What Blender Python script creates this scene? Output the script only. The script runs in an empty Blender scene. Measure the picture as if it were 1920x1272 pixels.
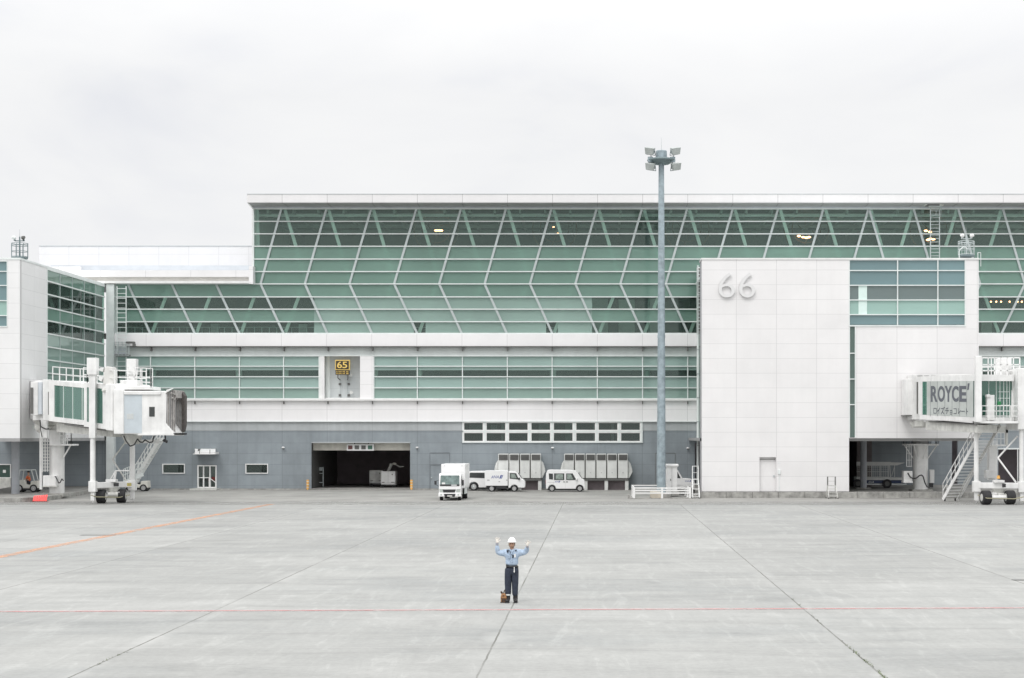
import bpy, bmesh, math, random
from mathutils import Vector, Matrix
random.seed(7)
R = math.radians
C = bpy.context.scene.collection
sc = bpy.context.scene

# ------------------------------------------------------------------ camera
F, VX, VY, H = 3050.0, 1120.0, 815.0, 4.8      # focal length in photo pixels, vanishing point, eye height
cam = bpy.data.cameras.new("camera"); co = bpy.data.objects.new("camera", cam); C.objects.link(co)
co.location = (0, 0, H); co.rotation_euler = (R(90), 0, 0)
cam.sensor_width = 36; cam.lens = 36*F/1920
cam.shift_x = -(VX-960)/1920; cam.shift_y = (VY-636)/1920
cam.clip_end = 5000; cam.clip_start = .5
sc.camera = co

# ------------------------------------------------------------------ light
SUN_EL, SUN_AZ = R(52), R(205)
w = bpy.data.worlds.new("World"); sc.world = w; w.use_nodes = True
wn = w.node_tree; wn.nodes.clear()
def N(nt, t, **k):
    n = nt.nodes.new(t)
    for a, b in k.items(): setattr(n, a, b)
    return n
def math_(nt, op, a, b=None, c=None):
    n = N(nt, 'ShaderNodeMath', operation=op)
    for i, v in enumerate((a, b, c)):
        if v is None: continue
        if isinstance(v, (int, float)): n.inputs[i].default_value = v
        else: nt.links.new(v, n.inputs[i])
    return n.outputs[0]
def mixc(nt, f, a, b, bt='MIX'):
    n = N(nt, 'ShaderNodeMix', data_type='RGBA', blend_type=bt)
    for i, v in ((0, f), (6, a), (7, b)):
        if isinstance(v, (int, float)): n.inputs[i].default_value = v
        elif isinstance(v, (tuple, list)): n.inputs[i].default_value = (*v[:3], 1)
        else: nt.links.new(v, n.inputs[i])
    return n.outputs[2]
def ramp(nt, f, stops):
    n = N(nt, 'ShaderNodeValToRGB'); nt.links.new(f, n.inputs[0])
    while len(n.color_ramp.elements) < len(stops): n.color_ramp.elements.new(.5)
    for e, (p, c) in zip(n.color_ramp.elements, stops):
        e.position = p; e.color = (*c, 1) if isinstance(c, tuple) else (c, c, c, 1)
    return n.outputs[0]
out = N(wn, 'ShaderNodeOutputWorld'); bg = N(wn, 'ShaderNodeBackground')
sky = N(wn, 'ShaderNodeTexSky', sky_type='NISHITA', sun_disc=False)
sky.sun_elevation = SUN_EL; sky.sun_rotation = SUN_AZ; sky.dust_density = 3
tc = N(wn, 'ShaderNodeTexCoord'); sep = N(wn, 'ShaderNodeSeparateXYZ'); wn.links.new(tc.outputs['Generated'], sep.inputs[0])
zc = math_(wn, 'MAXIMUM', sep.outputs[2], 0.0)
mp = N(wn, 'ShaderNodeMapping'); mp.inputs['Scale'].default_value = (3.0, 3.0, 7.5); wn.links.new(tc.outputs['Generated'], mp.inputs[0])
n1 = N(wn, 'ShaderNodeTexNoise'); n1.inputs['Scale'].default_value = 1.7; n1.inputs['Detail'].default_value = 5; n1.inputs['Roughness'].default_value = .5
n1.inputs['Distortion'].default_value = .35; wn.links.new(mp.outputs[0], n1.inputs['Vector'])
cl = ramp(wn, n1.outputs[0], [(.27, (7.75, 7.85, 8.2)), (.45, (8.6, 8.62, 8.7)), (.60, (8.95, 8.95, 8.95))])
grad = math_(wn, 'ADD', 1.0, math_(wn, 'MULTIPLY', math_(wn, 'MAXIMUM', math_(wn, 'SUBTRACT', zc, .2), 0.0), 1.9))   # overcast: brighter overhead
clg = mixc(wn, 1.0, cl, (1, 1, 1), 'MULTIPLY')
vm = N(wn, 'ShaderNodeVectorMath', operation='SCALE'); wn.links.new(clg, vm.inputs[0]); wn.links.new(grad, vm.inputs['Scale'])
veil = mixc(wn, .955, sky.outputs[0], vm.outputs[0])
wn.links.new(veil, bg.inputs[0]); bg.inputs[1].default_value = .107
wn.links.new(bg.outputs[0], out.inputs[0])
sd = bpy.data.lights.new("sun", 'SUN'); sd.energy = .95; sd.angle = R(22); sd.color = (1, .975, .94)
so = bpy.data.objects.new("sun", sd); C.objects.link(so)
dirv = Vector((math.sin(SUN_AZ)*math.cos(SUN_EL), math.cos(SUN_AZ)*math.cos(SUN_EL), math.sin(SUN_EL)))
so.rotation_euler = dirv.to_track_quat('Z', 'Y').to_euler(); so.location = dirv*60
vs = sc.view_settings; vs.view_transform = 'Standard'; vs.look = 'None'; vs.gamma = 1; vs.exposure = 0.0
sc.cycles.transparent_max_bounces = 16; sc.cycles.max_bounces = 7; sc.cycles.diffuse_bounces = 4

# ------------------------------------------------------------------ materials
MATS = {}
def mat(name, col, rough=.6, metal=0.0, var=.06, vs_=1.2, bump=0.0, spec=.5, emit=None, es=0, streak=0.0):
    m = bpy.data.materials.new(name); m.use_nodes = True; nt = m.node_tree; b = nt.nodes['Principled BSDF']
    b.inputs['Roughness'].default_value = rough; b.inputs['Metallic'].default_value = metal
    b.inputs['Specular IOR Level'].default_value = spec
    c = col
    if var > 0:
        g = N(nt, 'ShaderNodeNewGeometry')
        no = N(nt, 'ShaderNodeTexNoise'); no.inputs['Scale'].default_value = vs_; no.inputs['Detail'].default_value = 6
        no.inputs['Roughness'].default_value = .65; nt.links.new(g.outputs['Position'], no.inputs['Vector'])
        lo = tuple(x*(1-var*2.2) for x in col); hi = tuple(min(.95, x*(1+var)) for x in col)
        c = ramp(nt, no.outputs[0], [(.3, lo), (.62, hi)])
        if streak:
            mp = N(nt, 'ShaderNodeMapping'); mp.inputs['Scale'].default_value = (2.2, 2.2, .16); nt.links.new(g.outputs['Position'], mp.inputs[0])
            n2 = N(nt, 'ShaderNodeTexNoise'); n2.inputs['Scale'].default_value = 1.3; n2.inputs['Detail'].default_value = 5; nt.links.new(mp.outputs[0], n2.inputs['Vector'])
            c = mixc(nt, streak, c, ramp(nt, n2.outputs[0], [(.35, .72), (.6, 1.0)]), 'MULTIPLY')
        nt.links.new(c, b.inputs['Base Color'])
        if bump:
            bp = N(nt, 'ShaderNodeBump'); bp.inputs['Strength'].default_value = bump; bp.inputs['Distance'].default_value = .03
            nt.links.new(no.outputs[0], bp.inputs['Height']); nt.links.new(bp.outputs[0], b.inputs['Normal'])
    else: b.inputs['Base Color'].default_value = (*col, 1)
    if emit: b.inputs['Emission Color'].default_value = (*emit, 1); b.inputs['Emission Strength'].default_value = es
    MATS[name] = m; return m
def panel_mat(name, col, x0, sx, z0, sz, lw=.028, dark=.55, axis='X', var=.02, tone=.03, rough=.5, streak=.05, vline=True):
    """cladding panels: sealed joints on a grid, each panel its own slight tone"""
    m = mat(name, col, rough, var=var, vs_=.35, streak=streak); nt = m.node_tree; b = nt.nodes['Principled BSDF']
    src = b.inputs['Base Color'].links[0].from_socket
    g = N(nt, 'ShaderNodeNewGeometry'); s = N(nt, 'ShaderNodeSeparateXYZ'); nt.links.new(g.outputs['Position'], s.inputs[0])
    a = s.outputs[0 if axis == 'X' else 1]; z = s.outputs[2]
    u = math_(nt, 'DIVIDE', math_(nt, 'SUBTRACT', a, x0), sx); v = math_(nt, 'DIVIDE', math_(nt, 'SUBTRACT', z, z0), sz)
    fu = math_(nt, 'PINGPONG', u, .5); fv = math_(nt, 'PINGPONG', v, .5)
    lv = math_(nt, 'LESS_THAN', fv, lw*.7/sz/2)
    ln = math_(nt, 'MAXIMUM', math_(nt, 'LESS_THAN', fu, lw/sx/2), lv) if vline else lv
    cb = N(nt, 'ShaderNodeCombineXYZ'); nt.links.new(math_(nt, 'FLOOR', u), cb.inputs[0]); nt.links.new(math_(nt, 'FLOOR', v), cb.inputs[1])
    wn_ = N(nt, 'ShaderNodeTexWhiteNoise', noise_dimensions='3D'); nt.links.new(cb.outputs[0], wn_.inputs['Vector'])
    tn = ramp(nt, wn_.outputs['Value'], [(0, 1-tone), (1, 1.0)])
    c = mixc(nt, 1.0, src, tn, 'MULTIPLY')
    c = mixc(nt, ln, c, tuple(x*dark for x in col))
    nt.links.new(c, b.inputs['Base Color']); return m
def glass_mat(name, tint, body, alpha, refl=.0, rough=.02, var=.0, see=1.0):
    """pane: tinted see-through part, coloured body part (frit or blind) and sky reflection"""
    m = bpy.data.materials.new(name); m.use_nodes = True; nt = m.node_tree; nt.nodes.clear()
    o = N(nt, 'ShaderNodeOutputMaterial'); t = N(nt, 'ShaderNodeBsdfTransparent'); t.inputs[0].default_value = (*tint, 1)
    d = N(nt, 'ShaderNodeBsdfDiffuse'); d.inputs[0].default_value = (*body, 1)
    if var:
        g = N(nt, 'ShaderNodeNewGeometry'); no = N(nt, 'ShaderNodeTexNoise'); no.inputs['Scale'].default_value = .16; no.inputs['Detail'].default_value = 3
        nt.links.new(g.outputs['Position'], no.inputs['Vector'])
        nt.links.new(ramp(nt, no.outputs[0], [(.3, tuple(x*(1-var) for x in body)), (.7, tuple(x*(1+var) for x in body))]), d.inputs[0])
    gl = N(nt, 'ShaderNodeBsdfGlossy'); gl.inputs['Roughness'].default_value = rough; gl.inputs[0].default_value = (.86, .97, .93, 1)
    mx = N(nt, 'ShaderNodeMixShader'); mx.inputs[0].default_value = alpha; nt.links.new(t.outputs[0], mx.inputs[1])
    tl = N(nt, 'ShaderNodeBsdfTranslucent'); tl.inputs[0].default_value = (*[min(.9, x*2.0) for x in body], 1)
    m0 = N(nt, 'ShaderNodeMixShader'); m0.inputs[0].default_value = .22 if see < 1 else 0.0; nt.links.new(d.outputs[0], m0.inputs[1]); nt.links.new(tl.outputs[0], m0.inputs[2]); nt.links.new(m0.outputs[0], mx.inputs[2])
    fr = N(nt, 'ShaderNodeFresnel'); fr.inputs[0].default_value = 1.5
    m2 = N(nt, 'ShaderNodeMixShader'); nt.links.new(math_(nt, 'ADD', fr.outputs[0], refl), m2.inputs[0])
    nt.links.new(mx.outputs[0], m2.inputs[1]); nt.links.new(gl.outputs[0], m2.inputs[2]); nt.links.new(m2.outputs[0], o.inputs[0])
    MATS[name] = m; return m

D0 = 141.5           # distance to the terminal facade
DB = 123.2           # front of the pier with the number 66
DL = 120.3           # front of the left pier
def sx_(D): return D/F
def X(px, D): return (px-VX)*D/F
def Z(py, D): return H+(VY-py)*D/F
def W(px, py, D): return Vector((X(px, D), D, Z(py, D)))

BAY = 84.4*D0/F
wall_white = panel_mat('white_panels', (.86, .85, .855), X(1120, D0), BAY, Z(650, D0), 1.1, dark=.62)
wall_box = panel_mat('white_panels_pier', (.80, .79, .79), X(1380.8, DB), 3.04, Z(506.5, DB), 1.117, dark=.70, lw=.03)
wall_left = panel_mat('white_panels_left_pier', (.80, .80, .80), X(37.4, DL), 3.03, Z(512, DL), 1.117, dark=.70, lw=.03)
wall_left_side = panel_mat('white_panels_left_side', (.80, .80, .80), DL, 3.03, Z(512, DL), 1.117, dark=.70, lw=.03, axis='Y')
wall_grey = panel_mat('grey_panels', (.275, .31, .335), X(1120, D0), BAY, Z(891, D0), .93, dark=.62, tone=.07, var=.07, lw=.03, streak=.25)
wall_lgrey = panel_mat('light_grey_panels', (.44, .465, .475), X(1120, D0), BAY, Z(791, D0), .78, dark=.7, tone=.05, var=.06, lw=.03, streak=.25)
fascia = panel_mat('white_fascia', (.78, .77, .775), X(1120.5, 139.2), BAY*.985, 0, 50, dark=.5, lw=.035, tone=.03)
white = mat('white_paint', (.80, .80, .79), .45, var=.05)
jet_white = mat('jetway_white', (.80, .80, .79), .42, var=.06, vs_=.9, streak=.3)
dirty = mat('dirty_white', (.60, .60, .57), .6, var=.12, vs_=1.5, streak=.5)
trim = mat('light_aluminium', (.74, .78, .77), .4, var=.04)
alum = mat('aluminium', (.50, .55, .55), .4, metal=.3, var=.05)
soffit = mat('soffit_grey', (.36, .36, .36), .7, var=.05)
ledge = mat('pale_blue_ledge', (.58, .62, .66), .6, var=.04)
steel = mat('mast_blue_grey', (.32, .39, .425), .55, var=.14, vs_=2.5, streak=.5)
steel_d = mat('dark_blue_grey_steel', (.16, .21, .22), .55, var=.08)
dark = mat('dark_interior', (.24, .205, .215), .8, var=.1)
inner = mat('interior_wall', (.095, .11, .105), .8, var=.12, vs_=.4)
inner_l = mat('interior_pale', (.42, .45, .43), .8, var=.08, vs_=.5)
strutm = mat('pale_green_steel', (.88, .93, .90), .5, var=.03)
black = mat('black_rubber', (.022, .022, .024), .75, var=.2, vs_=6)
blackp = mat('black_plastic', (.03, .03, .032), .45, var=.05)
hub = mat('wheel_grey', (.42, .42, .42), .4, metal=.4, var=.06)
concrete = mat('kerb_concrete', (.36, .355, .335), .85, var=.22, vs_=1.6, bump=.3, streak=.5)
plat_m = mat('platform_concrete', (.27, .265, .25), .9, var=.2, vs_=.5, bump=.2)
tan = mat('tan_concrete', (.55, .50, .42), .8, var=.12)
unitm = mat('pale_grey_enamel', (.70, .71, .69), .5, var=.05, vs_=1.5, streak=.2)
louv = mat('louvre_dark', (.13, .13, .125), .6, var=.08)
cream = mat('cream_shutter', (.72, .70, .63), .6, var=.08, streak=.3)
orange = mat('orange_yellow_paint', (.80, .42, .10), .5, var=.08)
yellow = mat('sign_yellow', (.85, .60, .16), .5, var=0)
brownblk = mat('sign_black_brown', (.045, .035, .025), .5, var=.1)
glass_dk = glass_mat('dark_glass', (.62, .70, .67), (.07, .08, .08), .18, .02)
car_glass = glass_mat('car_glass', (.45, .52, .50), (.05, .06, .06), .30, .06)
clear = glass_mat('clear_green_glass', (.90, .985, .95), (.26, .36, .32), .09, .0)
frit = glass_mat('green_blind_glass', (.84, .97, .91), (.315, .495, .42), .50, .01, .06, .14, see=.5)
frit_lt = glass_mat('pale_green_blind_glass', (.84, .97, .91), (.44, .61, .55), .60, .02, .06, .10, see=.5)
frit_teal = glass_mat('teal_blind_glass', (.66, .86, .80), (.41, .56, .52), .84, .02, .06, .10, see=.5)
blue_gl = glass_mat('blue_grey_glass', (.4, .55, .6), (.175, .275, .295), .85, .04, .04, .10)
green_sp = glass_mat('pale_green_spandrel', (.5, .7, .65), (.33, .50, .45), .9, .04, .04, .06)
jet_gl = glass_mat('jetway_green_glass', (.45, .70, .60), (.11, .26, .21), .55, .05, .05, .15)
skin_m = mat('skin', (.50, .31, .22), .55, var=.05, vs_=9)
shirt_m = mat('light_blue_shirt', (.40, .50, .63), .8, var=.12, vs_=11, bump=.8)
navy = mat('navy_trousers', (.028, .036, .058), .8, var=.15, vs_=9, bump=.5)
glove_m = mat('white_gloves', (.78, .74, .68), .75, var=.05, vs_=12)
leather = mat('brown_leather', (.33, .17, .075), .6, var=.25, vs_=14)
leather_d = mat('dark_brown_leather', (.06, .035, .022), .6, var=.2, vs_=14)
boot_m = mat('black_boots', (.022, .020, .021), .5, var=.1, vs_=12)
helm = mat('white_helmet', (.85, .85, .85), .3, var=0)
orangev = mat('orange_vest', (.75, .16, .05), .7, var=.1)
redp = mat('glowing_red_panel', (.75, .05, .05), .4, var=0, emit=(1, .10, .09), es=.9)
bluep = mat('airline_blue', (.06, .09, .30), .4, var=.03)
greysign = mat('sign_grey', (.115, .125, .145), .6, var=.04)
film = mat('sign_film', (.50, .53, .51), .55, var=.06, vs_=.8)
lampoff = mat('lamp_glass', (.44, .48, .45), .2, var=.05)
curtain_blue = mat('pale_blue_shutter', (.53, .585, .62), .5, var=.04)
bellow = mat('grey_bellows', (.40, .385, .37), .8, var=.2, vs_=3, streak=.4)
green_p = mat('green_lamp_paint', (.02, .22, .07), .5, var=0)
redl = mat('red_lens', (.45, .03, .03), .3, var=0)

# ------------------------------------------------------------------ mesh helpers
ORG = {}
def tag(o, label=None, cat=None, group=None, kind=None):
    if label: o['label'] = label
    if cat: o['category'] = cat
    if group: o['group'] = group
    if kind: o['kind'] = kind
    return o
def thing(name, label, cat, loc=(0, 0, 0), group=None, local=False, rz=0):
    o = bpy.data.objects.new(name, None); C.objects.link(o); o.location = loc; o.rotation_euler = (0, 0, rz)
    o.empty_display_size = .3
    ORG[o] = Vector((0, 0, 0)) if local else Vector(loc)
    return tag(o, label, cat, group)
class MB:
    def __init__(s): s.v = []; s.f = []
    def add(s, vs, fs):
        n = len(s.v); s.v += [Vector(v) for v in vs]; s.f += [tuple(i+n for i in f) for f in fs]; return s
    def hexa(s, a):     # 4 front corners then 4 back corners
        return s.add(a, [(0, 1, 2, 3), (7, 6, 5, 4), (0, 4, 5, 1), (1, 5, 6, 2), (2, 6, 7, 3), (3, 7, 4, 0)])
    def box(s, x0, x1, y0, y1, z0, z1):
        return s.hexa([(x0, y0, z0), (x1, y0, z0), (x1, y0, z1), (x0, y0, z1), (x0, y1, z0), (x1, y1, z0), (x1, y1, z1), (x0, y1, z1)])
    def pbox(s, px0, px1, py0, py1, D, t):    # a box given by the photo's outline at its own distance
        return s.box(X(px0, D), X(px1, D), D, D+t, Z(py1, D), Z(py0, D))
    def quad(s, tl, tr, br, bl, th):   # slab: front corners pushed back by the vector th
        p = [Vector(bl), Vector(br), Vector(tr), Vector(tl)]; th = Vector(th); return s.hexa(p+[q+th for q in p])
    def bar(s, p, q, w_, h_=None, up=(0, 0, 1)):
        p, q = Vector(p), Vector(q); d = (q-p).normalized(); up = Vector(up)
        if abs(d.dot(up)) > .98: up = Vector((0, 1, 0))
        a = d.cross(up).normalized(); b = a.cross(d); h_ = h_ or w_; a *= w_/2; b *= h_/2
        return s.hexa([p-a-b, p+a-b, p+a+b, p-a+b, q-a-b, q+a-b, q+a+b, q-a+b])
    def tube(s, p, q, r0, r1=None, n=12, cap=True):
        p, q = Vector(p), Vector(q); d = (q-p).normalized(); up = Vector((0, 0, 1)) if abs(d.z) < .98 else Vector((0, 1, 0))
        a = d.cross(up).normalized(); b = a.cross(d); r1 = r0 if r1 is None else r1
        vs = []
        for c, r in ((p, r0), (q, r1)):
            vs += [c+a*r*math.cos(2*math.pi*i/n)+b*r*math.sin(2*math.pi*i/n) for i in range(n)]
        fs = [(i, (i+1) % n, n+(i+1) % n, n+i) for i in range(n)]
        if cap: fs += [tuple(range(n))[::-1], tuple(range(n, 2*n))]
        return s.add(vs, fs)
    def path(s, pts, r, n=8):
        for a, b in zip(pts, pts[1:]): s.tube(a, b, r, n=n)
        return s
    def prism(s, prof, off, axis='Y'):    # prof: points in the X-Z plane, pushed from off[0] to off[1]
        n = len(prof)
        if axis == 'Y': f = lambda p, o: (p[0], o, p[1])
        elif axis == 'X': f = lambda p, o: (o, p[0], p[1])
        else: f = lambda p, o: (p[0], p[1], o)
        vs = [f(p, off[0]) for p in prof]+[f(p, off[1]) for p in prof]
        return s.add(vs, [tuple(range(n)), tuple(range(n, 2*n))[::-1]]+[(i, n+i, n+(i+1) % n, (i+1) % n) for i in range(n)])
    def sphere(s, c, r, n=14, m=8, sc_=(1, 1, 1), z0=-90, z1=90):
        c = Vector(c); vs = []
        for j in range(m+1):
            t = R(z0+(z1-z0)*j/m)
            vs += [c+Vector((r*sc_[0]*math.cos(t)*math.cos(2*math.pi*i/n), r*sc_[1]*math.cos(t)*math.sin(2*math.pi*i/n), r*sc_[2]*math.sin(t))) for i in range(n)]
        return s.add(vs, [(j*n+i, j*n+(i+1) % n, (j+1)*n+(i+1) % n, (j+1)*n+i) for j in range(m) for i in range(n)]+[tuple(range(n))[::-1], tuple(range(m*n, m*n+n))])
    def torus(s, c, r, t, n=24, k=8, axis='Z'):
        c = Vector(c); vs = []
        for i in range(n):
            a = 2*math.pi*i/n
            for j in range(k):
                b = 2*math.pi*j/k; rr = r+t*math.cos(b); z = t*math.sin(b)
                q = (rr*math.cos(a), rr*math.sin(a), z) if axis == 'Z' else (rr*math.cos(a), z, rr*math.sin(a))
                vs.append(c+Vector(q))
        return s.add(vs, [(i*k+j, ((i+1) % n)*k+j, ((i+1) % n)*k+(j+1) % k, i*k+(j+1) % k) for i in range(n) for j in range(k)])
    def build(s, name, m, parent=None, bevel=0, smooth=False, seg=2, loc=None):
        org = ORG[parent] if parent is not None else Vector(loc or (0, 0, 0))
        me = bpy.data.meshes.new(name); me.from_pydata([v-org for v in s.v], [], s.f); me.update()
        bm = bmesh.new(); bm.from_mesh(me); bmesh.ops.recalc_face_normals(bm, faces=bm.faces); bm.to_mesh(me); bm.free()
        if smooth:
            me.polygons.foreach_set('use_smooth', [True]*len(me.polygons)); me.set_sharp_from_angle(angle=R(38))
        me.materials.append(m)
        o = bpy.data.objects.new(name, me); C.objects.link(o)
        if parent is not None: o.parent = parent
        else: o.location = org
        ORG[o] = org
        if bevel:
            b = o.modifiers.new('bevel', 'BEVEL'); b.width = bevel; b.segments = seg; b.limit_method = 'ANGLE'; b.angle_limit = R(35)
        return o
def copy_tree(o, parent=None):
    c = o.copy(); C.objects.link(c); c.parent = parent; ORG[c] = ORG[o]
    for ch in list(o.children): copy_tree(ch, c)
    return c
def text(name, s, x0, x1, z0, z1, y, m, parent, depth=.02, bold=.0, shear=0):
    cu = bpy.data.curves.new('t', 'FONT'); cu.body = s; cu.extrude = .5; cu.offset = bold; cu.shear = shear; cu.resolution_u = 6
    to = bpy.data.objects.new('t', cu); C.objects.link(to); bpy.context.view_layer.update()
    dg = bpy.context.evaluated_depsgraph_get(); me = bpy.data.meshes.new_from_object(to.evaluated_get(dg))
    bpy.data.objects.remove(to)
    xs = [v.co.x for v in me.vertices]; ys = [v.co.y for v in me.vertices]
    ax, bx, ay, by = min(xs), max(xs), min(ys), max(ys); mb = MB()
    # local text plane x,y -> world x,z ; extrusion -> y
    vs = [((v.co.x-ax)/(bx-ax)*(x1-x0)+x0, y-depth*(v.co.z+.5), (v.co.y-ay)/(by-ay)*(z1-z0)+z0) for v in me.vertices]
    mb.add(vs, [tuple(p.vertices) for p in me.polygons]); bpy.data.meshes.remove(me)
    return mb.build(name, m, parent)
def skin(name, pts, edges, m, parent, root=0, levels=2):
    me = bpy.data.meshes.new(name); me.from_pydata([Vector(p[:3]) for p in pts], edges, [])
    o = bpy.data.objects.new(name, me); C.objects.link(o)
    sk = o.modifiers.new('s', 'SKIN'); sk.use_smooth_shade = True
    sv = me.skin_vertices[0].data
    for i, p in enumerate(pts): sv[i].radius = (p[3], p[4] if len(p) > 4 else p[3]); sv[i].use_root = (i == root)
    su = o.modifiers.new('u', 'SUBSURF'); su.levels = levels; su.render_levels = levels
    bpy.context.view_layer.update()
    dg = bpy.context.evaluated_depsgraph_get(); m2 = bpy.data.meshes.new_from_object(o.evaluated_get(dg))
    bpy.data.objects.remove(o); m2.materials.clear(); m2.materials.append(m)
    m2.polygons.foreach_set('use_smooth', [True]*len(m2.polygons))
    o = bpy.data.objects.new(name, m2); C.objects.link(o); o.parent = parent; ORG[o] = ORG[parent]; return o

# ------------------------------------------------------------------ ground
def ground_mat():
    m = bpy.data.materials.new('apron_concrete'); m.use_nodes = True; nt = m.node_tree; b = nt.nodes['Principled BSDF']
    b.inputs['Roughness'].default_value = .85; b.inputs['Specular IOR Level'].default_value = .3
    g = N(nt, 'ShaderNodeNewGeometry'); s = N(nt, 'ShaderNodeSeparateXYZ'); nt.links.new(g.outputs['Position'], s.inputs[0])
    def noise(scale, vec, det=5, ro=.6, dist=0):
        mp = N(nt, 'ShaderNodeMapping'); mp.inputs['Scale'].default_value = vec; nt.links.new(g.outputs['Position'], mp.inputs[0])
        n = N(nt, 'ShaderNodeTexNoise'); n.inputs['Scale'].default_value = scale; n.inputs['Detail'].default_value = det
        n.inputs['Roughness'].default_value = ro; n.inputs['Distortion'].default_value = dist; nt.links.new(mp.outputs[0], n.inputs['Vector']); return n.outputs[0]
    base = ramp(nt, noise(.11, (.6, 1, 1), 7, .7), [(.32, (.290, .298, .292)), (.5, (.348, .351, .338)), (.68, (.392, .394, .380))])
    st = ramp(nt, noise(.5, (.35, 1.3, 1), 6, .65, 1.0), [(.3, .87), (.5, 1.0), (.72, 1.08)])      # wind- and broom-swept streaks
    c = mixc(nt, 1, base, st, 'MULTIPLY')
    st2 = ramp(nt, noise(.8, (1.8, .30, 1), 6, .65, 1.6), [(.35, .94), (.58, 1.0), (.64, 1.10), (.70, 1.0), (.8, 1.06)])
    c = mixc(nt, 1, c, st2, 'MULTIPLY')
    fine = ramp(nt, noise(7, (1, 1, 1), 3, .7), [(.3, .92), (.7, 1.06)]); c = mixc(nt, 1, c, fine, 'MULTIPLY')
    SX, SY = 8.05, 7.75
    wob = math_(nt, 'MULTIPLY', math_(nt, 'SUBTRACT', noise(1.1, (1, 1, 1), 4), .5), .05)
    u = math_(nt, 'DIVIDE', math_(nt, 'ADD', math_(nt, 'ADD', s.outputs[0], 2.38), wob), SX); v = math_(nt, 'DIVIDE', math_(nt, 'ADD', math_(nt, 'SUBTRACT', s.outputs[1], 36.7), wob), SY)
    cb = N(nt, 'ShaderNodeCombineXYZ'); nt.links.new(math_(nt, 'FLOOR', u), cb.inputs[0]); nt.links.new(math_(nt, 'FLOOR', v), cb.inputs[1])
    wn_ = N(nt, 'ShaderNodeTexWhiteNoise', noise_dimensions='3D'); nt.links.new(cb.outputs[0], wn_.inputs['Vector'])
    c = mixc(nt, 1, c, ramp(nt, wn_.outputs['Value'], [(0, .93), (1, 1.03)]), 'MULTIPLY')
    fu = math_(nt, 'MULTIPLY', math_(nt, 'PINGPONG', u, .5), SX); fv = math_(nt, 'MULTIPLY', math_(nt, 'PINGPONG', v, .5), SY)
    # pale worn band beside joints, dark sealed joint
    pn = noise(.35, (1, 1, 1), 4)
    hl = ramp(nt, fu, [(.02, 1.0), (.45, 0.0)])
    halo = math_(nt, 'MULTIPLY', hl, ramp(nt, pn, [(.48, 0.0), (.66, 1.0)]))
    c = mixc(nt, math_(nt, 'MULTIPLY', halo, .45), c, (.47, .47, .455))
    jd = ramp(nt, pn, [(.35, .35), (.6, .85)])
    j1 = math_(nt, 'MULTIPLY', math_(nt, 'LESS_THAN', fu, .022), jd)
    c = mixc(nt, j1, c, (.12, .12, .105))
    j2 = math_(nt, 'MULTIPLY', math_(nt, 'LESS_THAN', fv, .035), math_(nt, 'MULTIPLY', jd, .55))
    c = mixc(nt, j2, c, (.47, .465, .45))
    j3 = math_(nt, 'MULTIPLY', math_(nt, 'LESS_THAN', math_(nt, 'ABSOLUTE', math_(nt, 'SUBTRACT', fv, .10)), .05), .35)
    c = mixc(nt, j3, c, (.28, .28, .268))
    blot = ramp(nt, noise(.55, (1, 1.6, 1), 3, .5, .8), [(.66, 0.0), (.74, 1.0)])
    c = mixc(nt, math_(nt, 'MULTIPLY', blot, .22), c, (.46, .455, .44))
    oil = ramp(nt, noise(.8, (1, 1, 1), 4, .6, .3), [(.70, 0.0), (.78, 1.0)])
    c = mixc(nt, math_(nt, 'MULTIPLY', oil, .35), c, (.21, .21, .20))
    far = ramp(nt, math_(nt, 'DIVIDE', s.outputs[1], 200), [(.22, 1.0), (.55, .90)])     # base colour darkens gradually towards the stands
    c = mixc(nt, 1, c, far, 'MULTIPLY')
    # tyre scuffs
    sc1 = math_(nt, 'GREATER_THAN', noise(1.2, (.12, 3.6, 1), 4, .5, .5), .70)
    c = mixc(nt, math_(nt, 'MULTIPLY', sc1, .35), c, (.24, .24, .235))
    nt.links.new(c, b.inputs['Base Color'])
    bp = N(nt, 'ShaderNodeBump'); bp.inputs['Strength'].default_value = .25; bp.inputs['Distance'].default_value = .01
    nt.links.new(noise(9, (1, 1, 1), 4), bp.inputs['Height']); nt.links.new(bp.outputs[0], b.inputs['Normal'])
    return m
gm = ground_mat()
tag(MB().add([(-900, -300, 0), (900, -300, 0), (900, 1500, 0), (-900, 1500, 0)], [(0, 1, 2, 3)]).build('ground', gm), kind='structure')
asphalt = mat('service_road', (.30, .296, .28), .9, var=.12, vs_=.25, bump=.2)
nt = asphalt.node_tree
def paint(name, col, cut=.5, sc2=2.5, strength=1.0):
    m = bpy.data.materials.new(name); m.use_nodes = True; nt = m.node_tree; b = nt.nodes['Principled BSDF']; b.inputs['Roughness'].default_value = .7
    b.inputs['Base Color'].default_value = (*col, 1)
    g = N(nt, 'ShaderNodeNewGeometry'); no = N(nt, 'ShaderNodeTexNoise'); no.inputs['Scale'].default_value = sc2; no.inputs['Detail'].default_value = 7
    no.inputs['Roughness'].default_value = .75; nt.links.new(g.outputs['Position'], no.inputs['Vector'])
    a = ramp(nt, no.outputs[0], [(cut-.14, 0.0), (cut+.14, strength)])
    t = N(nt, 'ShaderNodeBsdfTransparent'); mx = N(nt, 'ShaderNodeMixShader'); o = nt.nodes['Material Output']
    nt.links.new(a, mx.inputs[0]); nt.links.new(t.outputs[0], mx.inputs[1]); nt.links.new(b.outputs[0], mx.inputs[2]); nt.links.new(mx.outputs[0], o.inputs[0]); return m
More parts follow.
